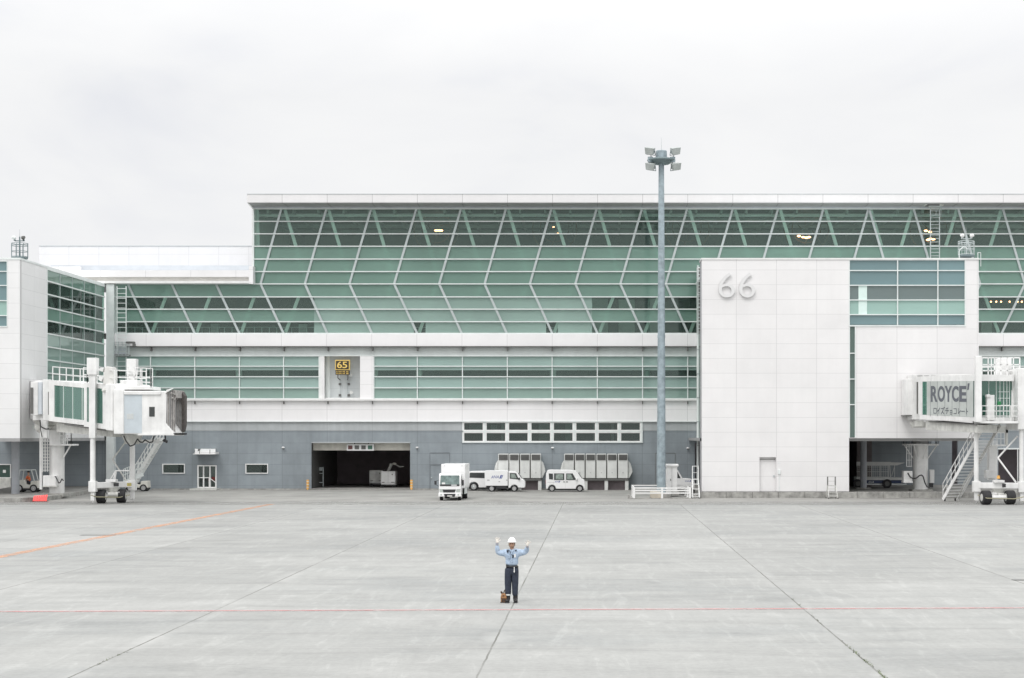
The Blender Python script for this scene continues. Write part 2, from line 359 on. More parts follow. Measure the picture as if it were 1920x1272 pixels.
def strip(name, pts, wd, z, m):   # painted line through ground points
    mb = MB()
    for (a, b_) in zip(pts, pts[1:]):
        a = Vector((*a, z)); b_ = Vector((*b_, z)); d = (b_-a).normalized(); n = Vector((-d.y, d.x, 0))*wd/2
        mb.add([a-n, b_-n, b_+n, a+n], [(0, 1, 2, 3)])
    return tag(mb.build(name, m), kind='structure')
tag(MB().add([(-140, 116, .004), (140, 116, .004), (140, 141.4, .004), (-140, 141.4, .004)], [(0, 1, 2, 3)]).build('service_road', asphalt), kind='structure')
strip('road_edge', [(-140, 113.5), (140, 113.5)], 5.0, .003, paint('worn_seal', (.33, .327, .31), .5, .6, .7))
strip('white_line', [(-30, 43.55), (40, 45.9)], .40, .008, paint('worn_white', (.66, .62, .60), .50, 3, .6))
strip('red_line', [(-30, 43.55), (40, 45.9)], .20, .012, paint('worn_red', (.56, .22, .22), .45, 2.2, .75))
strip('orange_line', [(-23.9, 40), (-23.3, 70), (-22.7, 100), (-22.45, 112)], .52, .008, paint('worn_orange', (.70, .37, .22), .48, 1.2, .75))
strip('white_road_line', [(-45, 127.4), (2.2, 127.4)], .14, .010, paint('worn_white_road', (.55, .55, .53), .5, 2, .4))
dcov = MB(); dcov.box(-28.1+3.5, -26.0+3.0, 77.3, 77.7, .003, .012); tag(dcov.build('drain_cover', louv), 'dark oblong drain cover set in the concrete just left of the orange line', 'drain cover')
dcov = MB(); dcov.box(X(1900, 53.5), X(1935, 53.5), 53.45, 53.75, .003, .012); tag(dcov.build('drain_cover', louv), 'dark drain cover in the concrete at the right edge of the picture', 'drain cover')
# weeds in the joint
grass_m = mat('weeds', (.13, .16, .08), .8, var=.3, vs_=8)
mb = MB()
for (x, y0, y1, n) in ((5.68, 31.5, 39.5, 150), (-10.42, 33.5, 36.0, 30), (5.68, 39.5, 48, 30)):
    cl_ = [random.uniform(y0, y1) for _ in range(9)]
    for _ in range(n):
        yy = random.gauss(random.choice(cl_), .28); xx = x+random.gauss(0, .02); h = random.uniform(.015, .05); a = random.uniform(0, 6.28); l = random.uniform(.02, .06)
        dx, dy = math.cos(a)*l, math.sin(a)*l
        mb.add([(xx-dy*.25, yy+dx*.25, 0), (xx+dy*.25, yy-dx*.25, 0), (xx+dx, yy+dy, h)], [(0, 1, 2)])
tag(mb.build('weeds', grass_m), 'tufts of weeds growing in the joints of the concrete apron', 'weeds', kind='stuff')

# raised platforms with kerbs
mb = MB()
poly = [(-90, 942), (40, 942), (80, 940), (112, 936), (140, 931), (165, 926), (195, 921.5)]
pts = []
for (px, py) in poly:
    D = F*H/(py-VY); pts.append((X(px, D), D))
pts += [(pts[-1][0], 141.4), (pts[0][0]-5, 141.4)]
mb.prism([(p[0], p[1]) for p in pts], (-.1, .31), axis='Z'); tag(mb.build('pavement', plat_m, bevel=.03), kind='structure')
mb = MB()
for a, b_ in zip(pts[:7], pts[1:7]):
    A = Vector((*a, .155)); B = Vector((*b_, .155)); mb.bar(A+Vector((0, -.11, 0)), B+Vector((0, -.11, 0)), .2, .315)
tag(mb.build('kerb', concrete), kind='structure')
mb = MB().box(X(1312, 123), X(2050, 123), 123.1, 141.4, -.1, .43); tag(mb.build('pavement', plat_m), kind='structure')
mb = MB()
x = X(1312, 123)
while x < 36:
    mb.box(x+.01, x+1.97, 122.75, 123.09, -.05, .445); x += 1.98
tag(mb.build('kerb', concrete, bevel=.02), kind='structure')
mb = MB().box(X(283, 141), X(1306, 141), 141.15, 141.45, -.05, .10); tag(mb.build('kerb', concrete), kind='structure')

# ------------------------------------------------------------------ main terminal
T = thing('terminal_building', 'long airport terminal with green glass upper facade, white bands and grey ground floor', 'building', (0, D0, 0))
# ground floor: grey wall with openings, made of blocks between the openings
def wall_with_holes(name, m, px0, px1, py0, py1, D, t, holes, parent, bevel=0):
    xs = sorted({px0, px1, *[h[0] for h in holes], *[h[1] for h in holes]}); mb = MB()
    for a, b_ in zip(xs, xs[1:]):
        mid = (a+b_)/2; hs = sorted([(h[2], h[3]) for h in holes if h[0] <= mid <= h[1]]); y = py0
        for (h0, h1) in hs:
            if h0 > y: mb.pbox(a, b_, y, h0, D, t)
            y = max(y, h1)
        if y < py1: mb.pbox(a, b_, y, py1, D, t)
    return mb.build(name, m, parent)
GB = 919.0
holes = [(584, 769, 831, GB), (304, 346, 870, 888), (460, 502, 870, 888), (370, 406, 872, GB), (868, 1203.5, 808, 829), (-40, 20, 871, 896), (1872, 1911, 843, GB), (1785, 1796, 822, GB), (1303, 1306.5, 831, GB), (806, 843, 872, GB)]
wall_with_holes('lower_wall', wall_grey, -420, 2060, 808, GB, D0, .35, holes, T)
wall_with_holes('upper_wall_strip', wall_lgrey, -420, 2060, 791, 808, D0-.03, .35, [(868, 1203.5, 791, 808)], T)
MB().pbox(210, 2060, 750.5, 791, D0-.12, .45).build('white_band', wall_white, T)
MB().pbox(210, 2060, 748, 751.5, D0-.42, .5).build('ledge', white, T)
MB().pbox(210, 2060, 789.8, 791.4, D0-.20, .3).build('drip_edge', trim, T)
MB().pbox(-80, 20, 896.5, 919, D0-.1, .3).build('base_wall', dirty, T)
# band above the lower windows
MB().pbox(210, 2060, 651, 668, D0-.05, .4).build('upper_band', mat('pale_green_white_band', (.66, .70, .69), .5, var=.04), T)
MB().pbox(210, 2060, 658.5, 659.5, D0-.08, .04).pbox(210, 2060, 666.6, 668.2, D0-.16, .2).build('band_trim', trim, T)
MB().pbox(240, 2060, 649.2, 651, D0-.55, .5).build('rail', louv, T)
MB().pbox(210, 2060, 626.8, 649.4, D0-.35, .7).build('white_band', wall_white, T)
bot = [281.5, 365, 448.7, 531.5, 613.5, 697.2, 782, 865.6, 950, 1035.2, 1120, 1204.8, 1289.6, 1375, 1460, 1545, 1629.5]
kin = [240, 322, 405, 488.6, 571.8, 655.3, 739.1, 823.5, 908.7, 993.5, 1078.8, 1163.1, 1248.3, 1333, 1418, 1503, 1588]
low = [282, 365, 448.7, 531.6, 614.6, 698.1, 782.4, 867, 951.2, 1035.2, 1120, 1204.8, 1289.6, 1375, 1460, 1545, 1629.5, 1713, 1797, 1880, 1964]
for x in low:
    MB().pbox(x-1.0, x+1.0, 651, 658.5, D0-.5, .46).build('bracket', louv, T); MB().pbox(x-.8, x+.8, 753, 758, D0-.34, .25).build('bracket', louv, T)
# lower glazing
def window_band(px0, px1, name='lower_window_band'):
    g = MB().pbox(px0, px1, 747, 748.4, D0-.16, .3).pbox(px0, px1, 667.4, 668.8, D0-.14, .3).build(name, trim, T)
    for (a, b_, m) in ((668, 687, frit_teal), (687, 694.5, frit_teal), (694.5, 706.7, clear), (706.7, 727.5, frit_teal), (727.5, 747, frit_lt)):
        MB().pbox(px0, px1, a, b_, D0+.05, .03).build('glass_band', m, g)
    for y in (687, 706.7, 727.5): MB().pbox(px0, px1, y-.9, y+.9, D0-.13, .16).build('transom', trim, g)
    for x in low:
        if px0+2 < x < px1-2: MB().pbox(x-.9, x+.9, 668.8, 747, D0-.09, .12).build('mullion', trim, g)
    for x in (px0, px1): MB().pbox(x-.8, x+.8, 668.8, 747, D0-.10, .14).build('mullion', trim, g)
window_band(213, 598); window_band(701, 2060)
# thin room behind the lower windows
for (a, b_) in ((213, 598), (701, 2060)):
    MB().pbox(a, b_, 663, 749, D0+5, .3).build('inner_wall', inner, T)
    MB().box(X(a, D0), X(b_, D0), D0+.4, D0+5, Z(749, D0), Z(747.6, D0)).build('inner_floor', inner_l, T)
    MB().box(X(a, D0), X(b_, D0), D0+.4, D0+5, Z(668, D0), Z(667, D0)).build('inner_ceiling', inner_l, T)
for x in (287, 448, 614, 535, 703, 786, 1037, 1213): MB().tube(W(x, 668.5, D0+1), W(x, 747, D0+1), .28, n=10).build('inner_column', strutm, T)
# recess with the stand number sign
MB().pbox(598.8, 608, 667, 749, D0-.14, .5).build('recess_surround', white, T)
MB().pbox(675, 700.2, 667, 749, D0-.14, .5).build('recess_surround', wall_white, T)
MB().pbox(608, 675, 660, 750, D0+.9, .2).build('recess_wall', panel_mat('recess_panels', (.62, .655, .66), X(638.5, D0), 13*D0/F*4, Z(688, D0), .93, dark=.75, tone=.02, lw=.025), T)
MB().box(X(607, D0), X(676, D0), D0+.3, D0+.95, Z(668, D0)+.005, Z(660, D0)).build('recess_lintel', white, T)
MB().box(X(607, D0), X(676, D0), D0+.1, D0+.95, Z(750, D0), Z(746.2, D0)).build('recess_sill', white, T)

# upper glazing
rows = [392, 415.3, 438.7, 462, 486, 509.5, 532.6, 557, 580, 603.5, 625]
CW = MB().pbox(474.5, 2060, 390.6, 392.6, D0-.2, .35).pbox(213, 2060, 624.4, 627, D0-.22, .35).pbox(474, 476.2, 392, 531.8, D0-.12, .3).build('upper_curtain_wall', trim, T)
def gb(a, b_, i, m): MB().pbox(a, b_, rows[i], rows[i+1], D0+.05, .03).build('glass_band', m, CW)
for i in (0, 1, 2): gb(475, 2060, i, clear)
for i in (3, 4): gb(475, 2060, i, frit)
gb(475, 2060, 5, frit)
gb(213, 572, 6, frit); gb(572, 1110, 6, frit); gb(1110, 2060, 6, frit)
gb(213, 589, 7, clear); gb(589, 1110, 7, frit_lt); gb(1110, 2060, 7, clear)
gb(213, 589, 8, frit); gb(589, 1110, 8, frit_lt); gb(1110, 2060, 8, frit)
gb(213, 589, 9, clear); gb(589, 776, 9, frit_lt); gb(776, 798, 9, clear); gb(798, 1024, 9, frit_lt); gb(1024, 1046, 9, clear); gb(1046, 1110, 9, frit_lt); gb(1110, 2060, 9, clear)
for i in range(1, 10):
    MB().pbox(475 if i < 6 else 213, 2060, rows[i]-.95, rows[i]+.95, D0-.14, .17).build('transom', trim, CW)
def diag(a, b_, ya, yb, D, wd, name, m, parent, d=.12):
    mb = MB(); p, q = W(a, ya, D), W(b_, yb, D); mb.bar(p, q, wd, d, up=(0, 1, 0)); return mb.build(name, m, parent)
for i in range(len(kin)):
    if kin[i] > 1500 and False: pass
    if i >= 3:
        diag(bot[i]-(4 if i == 3 else 1.5), kin[i], 392.6, 532.6, D0-.03, .19, 'mullion', alum, CW)
        diag(bot[i]+3, bot[i]+44, 394, 531, D0+.35, .28, 'strut', strutm, CW)
    diag(kin[i], bot[i], 532.6, 625, D0-.03, .19, 'mullion', alum, CW)
    diag(kin[i]+84-4, bot[i]+4, 534, 624, D0+.35, .28, 'strut', strutm, CW)
for k in range(5):
    t0 = 1629.5+83.6*k
    diag(t0, t0+41, 392.6, 532.6, D0-.03, .19, 'mullion', alum, CW); diag(t0+41, t0-2, 532.6, 625, D0-.03, .19, 'mullion', alum, CW)
    if k: diag(t0-3, t0-44, 394, 531, D0+.35, .28, 'strut', strutm, CW)
    diag(t0-42, t0-8, 534, 624, D0+.35, .28, 'strut', strutm, CW)
diag(480, 484, 394, 531, D0+.8, .5, 'strut', strutm, CW)
# hall behind the glass
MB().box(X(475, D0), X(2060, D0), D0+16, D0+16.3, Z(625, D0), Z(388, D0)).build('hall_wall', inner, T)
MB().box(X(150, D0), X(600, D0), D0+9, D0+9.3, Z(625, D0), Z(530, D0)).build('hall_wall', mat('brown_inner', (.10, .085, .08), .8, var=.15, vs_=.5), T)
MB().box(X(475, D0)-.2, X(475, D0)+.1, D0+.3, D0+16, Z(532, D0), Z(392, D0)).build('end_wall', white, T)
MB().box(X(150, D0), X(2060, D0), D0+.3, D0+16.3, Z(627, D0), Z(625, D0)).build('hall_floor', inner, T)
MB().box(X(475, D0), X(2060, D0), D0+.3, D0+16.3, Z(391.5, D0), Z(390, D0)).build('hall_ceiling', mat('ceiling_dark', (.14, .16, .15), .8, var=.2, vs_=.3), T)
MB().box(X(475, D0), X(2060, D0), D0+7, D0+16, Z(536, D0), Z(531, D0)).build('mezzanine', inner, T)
mb = MB()
for k in range(34): mb.bar((X(500, D0)+k*2.2, D0+.5, Z(394, D0)), (X(500, D0)+k*2.2, D0+15.8, Z(397, D0)), .18, .4)
for y in (4.5, 9, 13): mb.bar((X(476, D0), D0+y, Z(400, D0)), (X(2050, D0), D0+y, Z(400, D0)), .22, .3)
mb.build('roof_beams', inner_l, T)
MB().tube(W(476, 404, D0+1.6), W(2050, 404, D0+1.6), .16).build('rail', strutm, T)
# shops and partitions on the concourse floor
mb = MB()
for (a, b_, y, dd) in ((395, 410, 607, 5), (560, 575, 608, 2.5), (640, 700, 606, 5), (1110, 1140, 560, 3), (1160, 1190, 562, 4), (1215, 1235, 560, 3), (1840, 1860, 590, 4)):
    mb.box(X(a, D0+dd), X(b_, D0+dd), D0+dd, D0+dd+.5, Z(625, D0), Z(y, D0+dd))
mb.build('partitions', inner_l, T)
mb = MB()
for k in range(60):
    a = 225+k*14; mb.tube(W(a, 624.9, D0+.9), W(a, 614, D0+.9), .025, n=6)
mb.tube(W(220, 614, D0+.9), W(1060, 614, D0+.9), .03, n=6); mb.build('balustrade', alum, T)

# roofs
D1 = 139.2
MB().prism([(X(463, D1), D1), (X(2060, D1), D1), (X(2060, D1), D0+20), (X(463, D1), D0+20)], (Z(380, D1), Z(364.3, D1)), axis='Z').build('roof', fascia, T)
MB().pbox(462.8, 2060, 363.6, 364.6, D1-.03, .2).build('roof_edge', alum, T)
MB().box(X(464, D1), X(2060, D1), D1+.25, D0+.3, Z(380, D1)-.06, Z(380, D1)-.005).build('soffit', soffit, T)
MB().pbox(472, 2060, 386.6, 390.8, D0-.16, .3).build('head_band', ledge, T)
MB().hexa([W(463, 380.2, D1), W(466, 380.2, D1), W(475, 392, D0-.2), W(473, 392, D0-.2)]+[v+Vector((0, 1.2, 0)) for v in (W(463, 380.2, D1), W(466, 380.2, D1), W(475, 392, D0-.2), W(473, 392, D0-.2))]).build('roof_bracket', white, T)
for x in bot[3:]+[1713.3, 1796, 1879.7, 1963]: MB().box(X(x, D1)-.02, X(x, D1)+.02, D1+.26, D0-.2, Z(380, D1)-.075, Z(380, D1)-.061).build('soffit_joint', louv, T)
parap = panel_mat('parapet_panels', (.77, .765, .77), X(73, 150), 56.2*150/F, Z(477, 150), 2.0, dark=.75, lw=.035, tone=.02)
MB().prism([(X(73, 150), 150), (X(473, 150), 150), (X(473, 150), 175), (X(73, 150), 175)], (Z(507, 150), Z(461.6, 150)), axis='Z').build('rear_parapet', parap, T)
MB().pbox(72.8, 473, 461, 462, 149.95, .3).build('parapet_cap', alum, T)
MB().box(X(100, 150), X(474, 150), 142.8, 150, Z(499.5, 142)-.1, Z(499.5, 142)).build('lower_roof', ledge, T)
MB().pbox(95, 474, 498, 507.5, 142.6, .4).build('ledge', ledge, T)
MB().pbox(140, 466.5, 507, 519.5, D0-.5, 1.5).pbox(466.5, 474.4, 499, 532.4, D0-.9, 1.8).build('fascia', wall_white, T)
MB().pbox(140, 466.5, 519.5, 527, D0-.2, .4).build('fascia_recess', mat('cream_recess', (.66, .645, .61), .6, var=.04), T)
MB().pbox(140, 466.5, 527, 531.6, D0-.75, 1.2).build('fascia_lip', white, T)

MB().pbox(-420, 150, 500, 791, D0+.3, .4).build('rear_wall', wall_white, T)
MB().box(X(-420, D0), X(475, D0), D0+.8, D0+8.9, Z(532, D0), Z(531, D0)).build('lower_hall_roof', ledge, T)
# corner post between the left pier and the facade
MB().pbox(199, 213.5, 533, GB, D0-.6, .8).build('corner_post', trim, T)
MB().pbox(213.5, 238, 627, 668, D0-.1, .3).build('corner_panel', ledge, T)

# openings on the ground floor
def framed_window(px0, px1, py0, py1, parent, gl=glass_dk, fr=white, name='window', t=1.6, div=None, back=True):
    f = MB().pbox(px0, px1, py0, py0+t, D0-.08, .3).pbox(px0, px1, py1-t, py1, D0-.08, .3).pbox(px0, px0+t, py0+t, py1-t, D0-.08, .3).pbox(px1-t, px1, py0+t, py1-t, D0-.08, .3)
    if div:
        for x in div: f.pbox(x-t*.5, x+t*.5, py0+t, py1-t, D0-.07, .28)
    w_ = f.build(name, fr, parent)
    MB().pbox(px0+t, px1-t, py0+t, py1-t, D0+.1, .03).build('pane', gl, w_)
    return w_
framed_window(304, 346.5, 870, 888.5, T); framed_window(460, 502.5, 870, 888.5, T)
framed_window(-40, 20.5, 870.5, 897, T, gl=glass_mat('green_dark_glass', (.2, .3, .26), (.04, .085, .07), .7, .02))
MB().pbox(5.5, 10.8, 881.5, 886.8, D0+.06, .03).build('notice', white, T)
for i in range(8):
    x0 = 868.4+i*42.07
    for (a, b_) in ((791.5, 808.2), (810.4, 829)):
        framed_window(x0, x0+38.6, a, b_, T, t=1.9)
MB().pbox(867.6, 1204.4, 791.2, 829.8, D0+.22, .2).build('window_back_frame', trim, T) if False else None
fm = MB()
fm.pbox(866.6, 1205.4, 789.9, 791.5, D0-.1, .4).pbox(866.6, 1205.4, 829, 830.6, D0-.12, .4).pbox(866.6, 1205.4, 808.2, 810.4, D0-.1, .3)
for i in range(9): fm.pbox(866.6+i*42.07+(0 if i else 0), 868.4+i*42.07 if i in (0,) else min(868.4+i*42.07, 1205.4), 791.5, 829, D0-.1, .3) if i == 0 else fm.pbox(868.4+(i-1)*42.07+38.6, min(868.4+i*42.07, 1205.4), 791.5, 829, D0-.11, .3)
fm.build('window_surround', trim, T)
# room behind the office windows
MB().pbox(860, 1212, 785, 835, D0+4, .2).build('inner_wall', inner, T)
MB().box(X(860, D0), X(1212, D0), D0+.4, D0+4, Z(831, D0)-.1, Z(831, D0)).build('inner_floor', inner, T)
mb = MB()
for (a, b_, y0, y1) in ((880, 905, 796, 806), (920, 932, 797, 806), (1010, 1030, 795, 827), (1060, 1080, 794, 827), (940, 946, 793, 828), (1112, 1117, 793, 828), (1146, 1151, 793, 828)): mb.pbox(a, b_, y0, y1, D0+.6, .05)
mb.build('blinds', inner_l, T)
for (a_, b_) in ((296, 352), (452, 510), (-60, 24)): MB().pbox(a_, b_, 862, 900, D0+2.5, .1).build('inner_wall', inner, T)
# glazed entrance door with canopy
dr = framed_window(370, 406, 872.5, 915.5, T, gl=car_glass, name='entrance_door', t=2.2, div=(381.5, 393.5))
MB().pbox(365, 404, 848, 851, D0-1.3, 1.25).pbox(361.5, 404, 851, 852.3, D0-1.35, 1.3).hexa([W(366, 849, D0-1.3), W(404, 849, D0-1.3), W(404, 842.5, D0-.1), W(365, 842.5, D0-.1), W(366, 848, D0-1.2), W(404, 848, D0-1.2), W(404, 841.9, D0-.02), W(365, 841.9, D0-.02)]).build('canopy', white, T)
MB().pbox(371, 371.8, 842, 851, D0-.95, .9).pbox(373.5, 374.6, 843, 851.5, D0-1.32, .05).pbox(393, 394, 843, 851.5, D0-1.32, .05).build('canopy_stay', louv, T)
MB().box(X(356, 140), X(406, 140), 139.9, 141.5, -.02, Z(916.5, 140)).build('door_step', dirty, T)
mb = MB(); a = W(371, 896, 140.1); b_ = W(392, 896, 140.1); c_ = W(404, 905, 140.1)
mb.path([a, b_, c_], .03); mb.tube(a, (a.x, a.y, .2), .03, n=8); mb.tube(b_, (b_.x, b_.y, .2), .03, n=8); mb.tube(c_, (c_.x, c_.y, .2), .03, n=8); mb.build('handrail', white, T)
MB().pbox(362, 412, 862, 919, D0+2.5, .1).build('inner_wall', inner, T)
# plain metal doors in the grey wall
def flush_door(px0, px1, py0, leafs=1):
    d = MB().pbox(px0+.4, px1-.4, py0, GB, D0+.02, .06).build('door', wall_lgrey if False else wall_grey, T)
    fr_ = MB().pbox(px0-.3, px0+.3, 849.5, GB, D0-.025, .1).pbox(px1-.3, px1+.3, 849.5, GB, D0-.025, .1).pbox(px0, px1, 849, 849.8, D0-.03, .1).pbox(px0+.3, px1-.3, py0-.4, py0+.2, D0-.02, .08); fr_.build('door_frame', mat('door_frame_grey', (.15, .165, .18), .5, var=.05), T)
    MB().tube(W(px0+3, 896, D0-.06), W(px0+3, 896, D0+.05), .06, n=8).build('handle', alum, d)
flush_door(806, 843, 872)
MB().pbox(1228.2, 1229, 850, GB, D0-.02, .03).pbox(1265.6, 1266.4, 850, GB, D0-.02, .03).pbox(1229, 1265.6, 849.6, 850.4, D0-.021, .03).build('door_outline', louv, T)
# loading bay
MB().pbox(584, 769, 829, 831, D0-.06, .5).build('bay_lintel', wall_lgrey, T)
MB().pbox(585, 770, 830.5, 844.8, D0+.9, .15).build('bay_shutter', cream, T)
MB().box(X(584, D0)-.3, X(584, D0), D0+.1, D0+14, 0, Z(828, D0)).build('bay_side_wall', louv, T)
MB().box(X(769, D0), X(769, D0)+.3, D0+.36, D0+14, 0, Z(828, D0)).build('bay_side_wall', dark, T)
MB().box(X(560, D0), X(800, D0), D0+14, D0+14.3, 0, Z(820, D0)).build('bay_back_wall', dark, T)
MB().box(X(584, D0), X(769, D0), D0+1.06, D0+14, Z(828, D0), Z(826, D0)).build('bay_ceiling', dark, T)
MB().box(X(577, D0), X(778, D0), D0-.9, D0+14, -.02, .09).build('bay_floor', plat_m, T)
sg = MB().pbox(650, 701, 833, 845.3, D0+.35, .3).build('bay_sign', white, T)
for k in range(4): MB().pbox(652.6+k*12.4, 660.8+k*12.4, 835.6, 842.8, D0+.33, .02).build('sign_square', (mat('dark_red_square', (.13, .05, .05), .5, var=0) if k == 0 else louv if k < 3 else mat('dark_green_square', (.06, .15, .11), .5, var=0)), sg)
MB().pbox(664, 665.5, 829, 833, D0+.45, .1).pbox(690, 691.5, 829, 833, D0+.45, .1).build('sign_hanger', blackp, sg)
# other dark openings
for (a, b_) in ((1872, 1911), (1785, 1796), (1303, 1306.5)):
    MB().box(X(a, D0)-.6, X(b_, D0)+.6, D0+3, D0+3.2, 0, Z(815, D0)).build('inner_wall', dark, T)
MB().pbox(1870, 1913, 840.5, 843, D0-.05, .3).build('opening_lintel', trim, T)
MB().pbox(1835, 1871, 826, GB, D0-.3, .3).build('pale_wall_panel', wall_lgrey, T)

# wall lamps
def wall_lamp(px, py, label, D=D0):
    t = thing('wall_lamp', label, 'wall lamp', W(px, py, D-.05), 'small white lamps on the grey wall')
    MB().sphere(W(px, py, D-.22), .14, sc_=(1, .9, .55)).build('lamp_shade', white, t, smooth=True)
    MB().tube(W(px, py+.5, D-.2), W(px, py+2, D), .03, n=8).pbox(px-1, px+1, py+1, py+3.2, D-.06, .06).build('bracket', louv, t)
wall_lamp(531, 839.5, 'small white wall lamp left of the loading bay')
wall_lamp(782, 839.5, 'small white wall lamp just right of the loading bay')
wall_lamp(1036, 840, 'small white wall lamp above the gap between the two ventilation banks')
wall_lamp(1290, 840.5, 'small white wall lamp on the grey wall right of the light mast')
wall_lamp(284, 858, 'small white wall lamp beside the stairs of the left jetway')

# ------------------------------------------------------------------ left pier
LP = thing('gate_pier', 'white panelled gate pier with green glass side wall, left of the terminal', 'building', (-60, DL, 0))
XS = -42.7
zt, zb = Z(487.2, DL), Z(822, DL)
wall_with_holes('front_wall', wall_left, -130, 37.4, 487.2, 822, DL, .35, [(-130, 13, 490, 612)], LP)
MB().box(XS-.35, XS, DL+.35, 126.2, zb, zt).build('side_wall', wall_left_side, LP)
MB().box(XS-.35, XS, 126.2, D0-.6, zb, 7.6).build('side_wall', wall_left_side, LP)
MB().box(X(-130, DL), XS+.04, DL-.04, D0, zt, zt+.14).build('roof', trim, LP)
MB().box(X(-130, DL), XS, DL, D0, zb-.25, zb).build('soffit', soffit, LP)
SG = MB().box(XS-.05, XS+.05, 126.15, D0-.6, zt-.15, zt).box(XS-.05, XS+.05, 126.15, 126.22, 7.56, zt-.15).box(XS-.05, XS+.05, 126.15, D0-.6, 7.55, 7.68).build('side_glazing', trim, LP)
zz = [zt]; 
for k in range(1, 12):
    z = zt-1.02*k
    if z > 7.8: zz.append(z)
zz.append(7.65)
for i, (a, b_) in enumerate(zip(zz, zz[1:])):
    MB().box(XS-.04, XS-.01, 126.2, D0-.6, b_, a).build('glass_band', clear if i in (1, 2, 4) else frit if i < 5 else frit_lt, SG)
    if i: MB().box(XS-.05, XS+.06, 126.2, D0-.6, a-.05, a+.05).build('transom', trim, SG)
y = 126.2
while y < D0-.8:
    MB().box(XS-.03, XS+.03, y-.03, y+.03, 7.68, zt-.15).build('mullion', alum, SG); y += 3.05
MB().box(XS-9, XS-8.8, DL+.4, D0, zb, zt).build('inner_wall', inner_l, LP)
MB().box(X(-130, DL), X(-130, DL)+.3, DL+.36, D0, zb, zt).build('side_wall', wall_left_side, LP)
MB().box(XS-8.8, XS-.35, DL+.4, D0, Z(660, 126), Z(659, 126)).build('inner_floor', inner, LP)
WB = MB().pbox(-130, 13.6, 489, 490.3, DL-.04, .3).pbox(-130, 13.6, 611.6, 613.4, DL-.06, .3).pbox(12.6, 13.8, 490.3, 611.6, DL-.04, .3).build('front_windows', trim, LP)
for (a, b_, m) in ((490, 509, blue_gl), (509, 535.5, blue_gl), (535.5, 564, blue_gl), (564, 592, green_sp), (592, 611.6, blue_gl)):
    MB().pbox(-130, 12.8, a, b_, DL+.1, .03).build('pane', m, WB)
    MB().pbox(-130, 12.8, a-.8, a+.8, DL-.03, .14).build('transom', trim, WB)
for px, D in ((29, 123.4), (-60, 123.4), (29, 135)):
    MB().tube((X(px, D), D, .3), (X(px, D), D, zb-.2), .29, n=20).build('column', steel if False else mat('grey_column', (.40, .42, .45), .6, var=.06), LP, smooth=True)

# ------------------------------------------------------------------ pier 66
BP = thing('gate_pier', 'white panelled gate pier with the raised number 66 and blue-green windows', 'building', (X(1316, DB), DB, 0))
wall_with_holes('front_wall', wall_box, 1316, 1592, 485.5, 922, DB, .4, [(1424, 1455, 857.5, 922)], BP)
wall_with_holes('front_wall_right', wall_box, 1592, 1835, 485.5, 822, DB+.01, .4, [(1592.5, 1810, 487.5, 611), (1592.5, 1604, 611, 821)], BP)
MB().box(X(1316, DB), X(1835, DB), DB+.42, D0-.1, Z(822, DB)-.22, Z(822, DB)-.002).build('soffit', soffit, BP)
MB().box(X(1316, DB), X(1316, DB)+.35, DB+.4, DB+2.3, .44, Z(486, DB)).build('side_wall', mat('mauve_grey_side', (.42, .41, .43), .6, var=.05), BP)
MB().pbox(1314.6, 1836, 484.0, 487, DB-.06, 2.4).build('roof_edge', white, BP)
MB().box(X(1319, DB), X(1834, DB), DB+.3, DB+2.6, Z(486, DB)-.2, Z(486, DB)-.05).build('roof', trim, BP)
MB().box(X(1330, DB), X(1834, DB), DB+2.3, D0-1.2, Z(486, DB)-.4, Z(486, DB)-.21).build('link_roof', trim, BP)
# connecting link behind (narrower)
MB().box(9.2, 9.5, DB+2.3, D0-.2, Z(822, DB), Z(492, DB)).build('link_wall', frit, BP)
MB().box(X(1834, DB)-.3, X(1834, DB), DB+.4, D0-.2, Z(822, DB), Z(486, DB)-.05).build('link_wall', wall_left_side, BP)
# recessed service door
MB().pbox(1424, 1455, 857, 922, DB+.3, .1).build('recessed_door', wall_box, BP)
MB().pbox(1424.6, 1454.4, 861, 862, DB+.26, .05).build('door_head', louv, BP)
MB().tube(W(1451, 893, DB+.22), W(1451, 893, DB+.3), .07, n=8).build('handle', alum, BP)
MB().pbox(1459, 1463.5, 881, 889.5, DB-.12, .12).build('control_box', trim, BP, bevel=.02)
MB().pbox(1458.5, 1464, 868, 869, DB-.02, .02).pbox(1460.8, 1461.6, 889.5, 922, DB-.04, .04).build('conduit', trim, BP)
# digits
for (a, b_) in ((1347, 1377.5), (1385.5, 1415.5)):
    dg_ = text('digit', '6', X(a, DB), X(b_, DB), Z(558.5, DB), Z(512, DB), DB-.05, mat('digit_white', (.70, .70, .70), .5, var=0), BP, depth=.16, bold=-.006)
    dg_['label'] = 'raised white digit 6 on the wall'
# big window
BW = MB()
for x in (1592.5, 1683.2, 1758.7, 1810): BW.pbox(x-.9, x+.9, 487.5, 611, DB-.03, .2)
BW = BW.pbox(1592, 1811, 609.8, 612.4, DB-.05, .3).build('window_band', trim, BP)
for (a, b_, m) in ((487.5, 507.5, blue_gl), (507.5, 535.2, blue_gl), (535.2, 562.8, glass_mat('smoky_glass', (.40, .5, .48), (.19, .24, .24), .7, .04)), (562.8, 590.2, green_sp), (590.2, 610, blue_gl)):
    for (x0, x1) in ((1593.4, 1682.3), (1684.1, 1757.8), (1759.6, 1809.1)): MB().pbox(x0, x1, a+.9, b_-.9, DB+.12, .03).build('pane', m, BW)
    MB().pbox(1593, 1810, a-.9, a+.9, DB-.02, .2).build('transom', trim, BW)
MB().box(X(1610, DB), X(1626, DB), DB-.05+.13, DB+.115, Z(590, DB), Z(536, DB)).build('inner_column', mat('pale_column', (.66, .80, .76), .6, var=.03), BP)
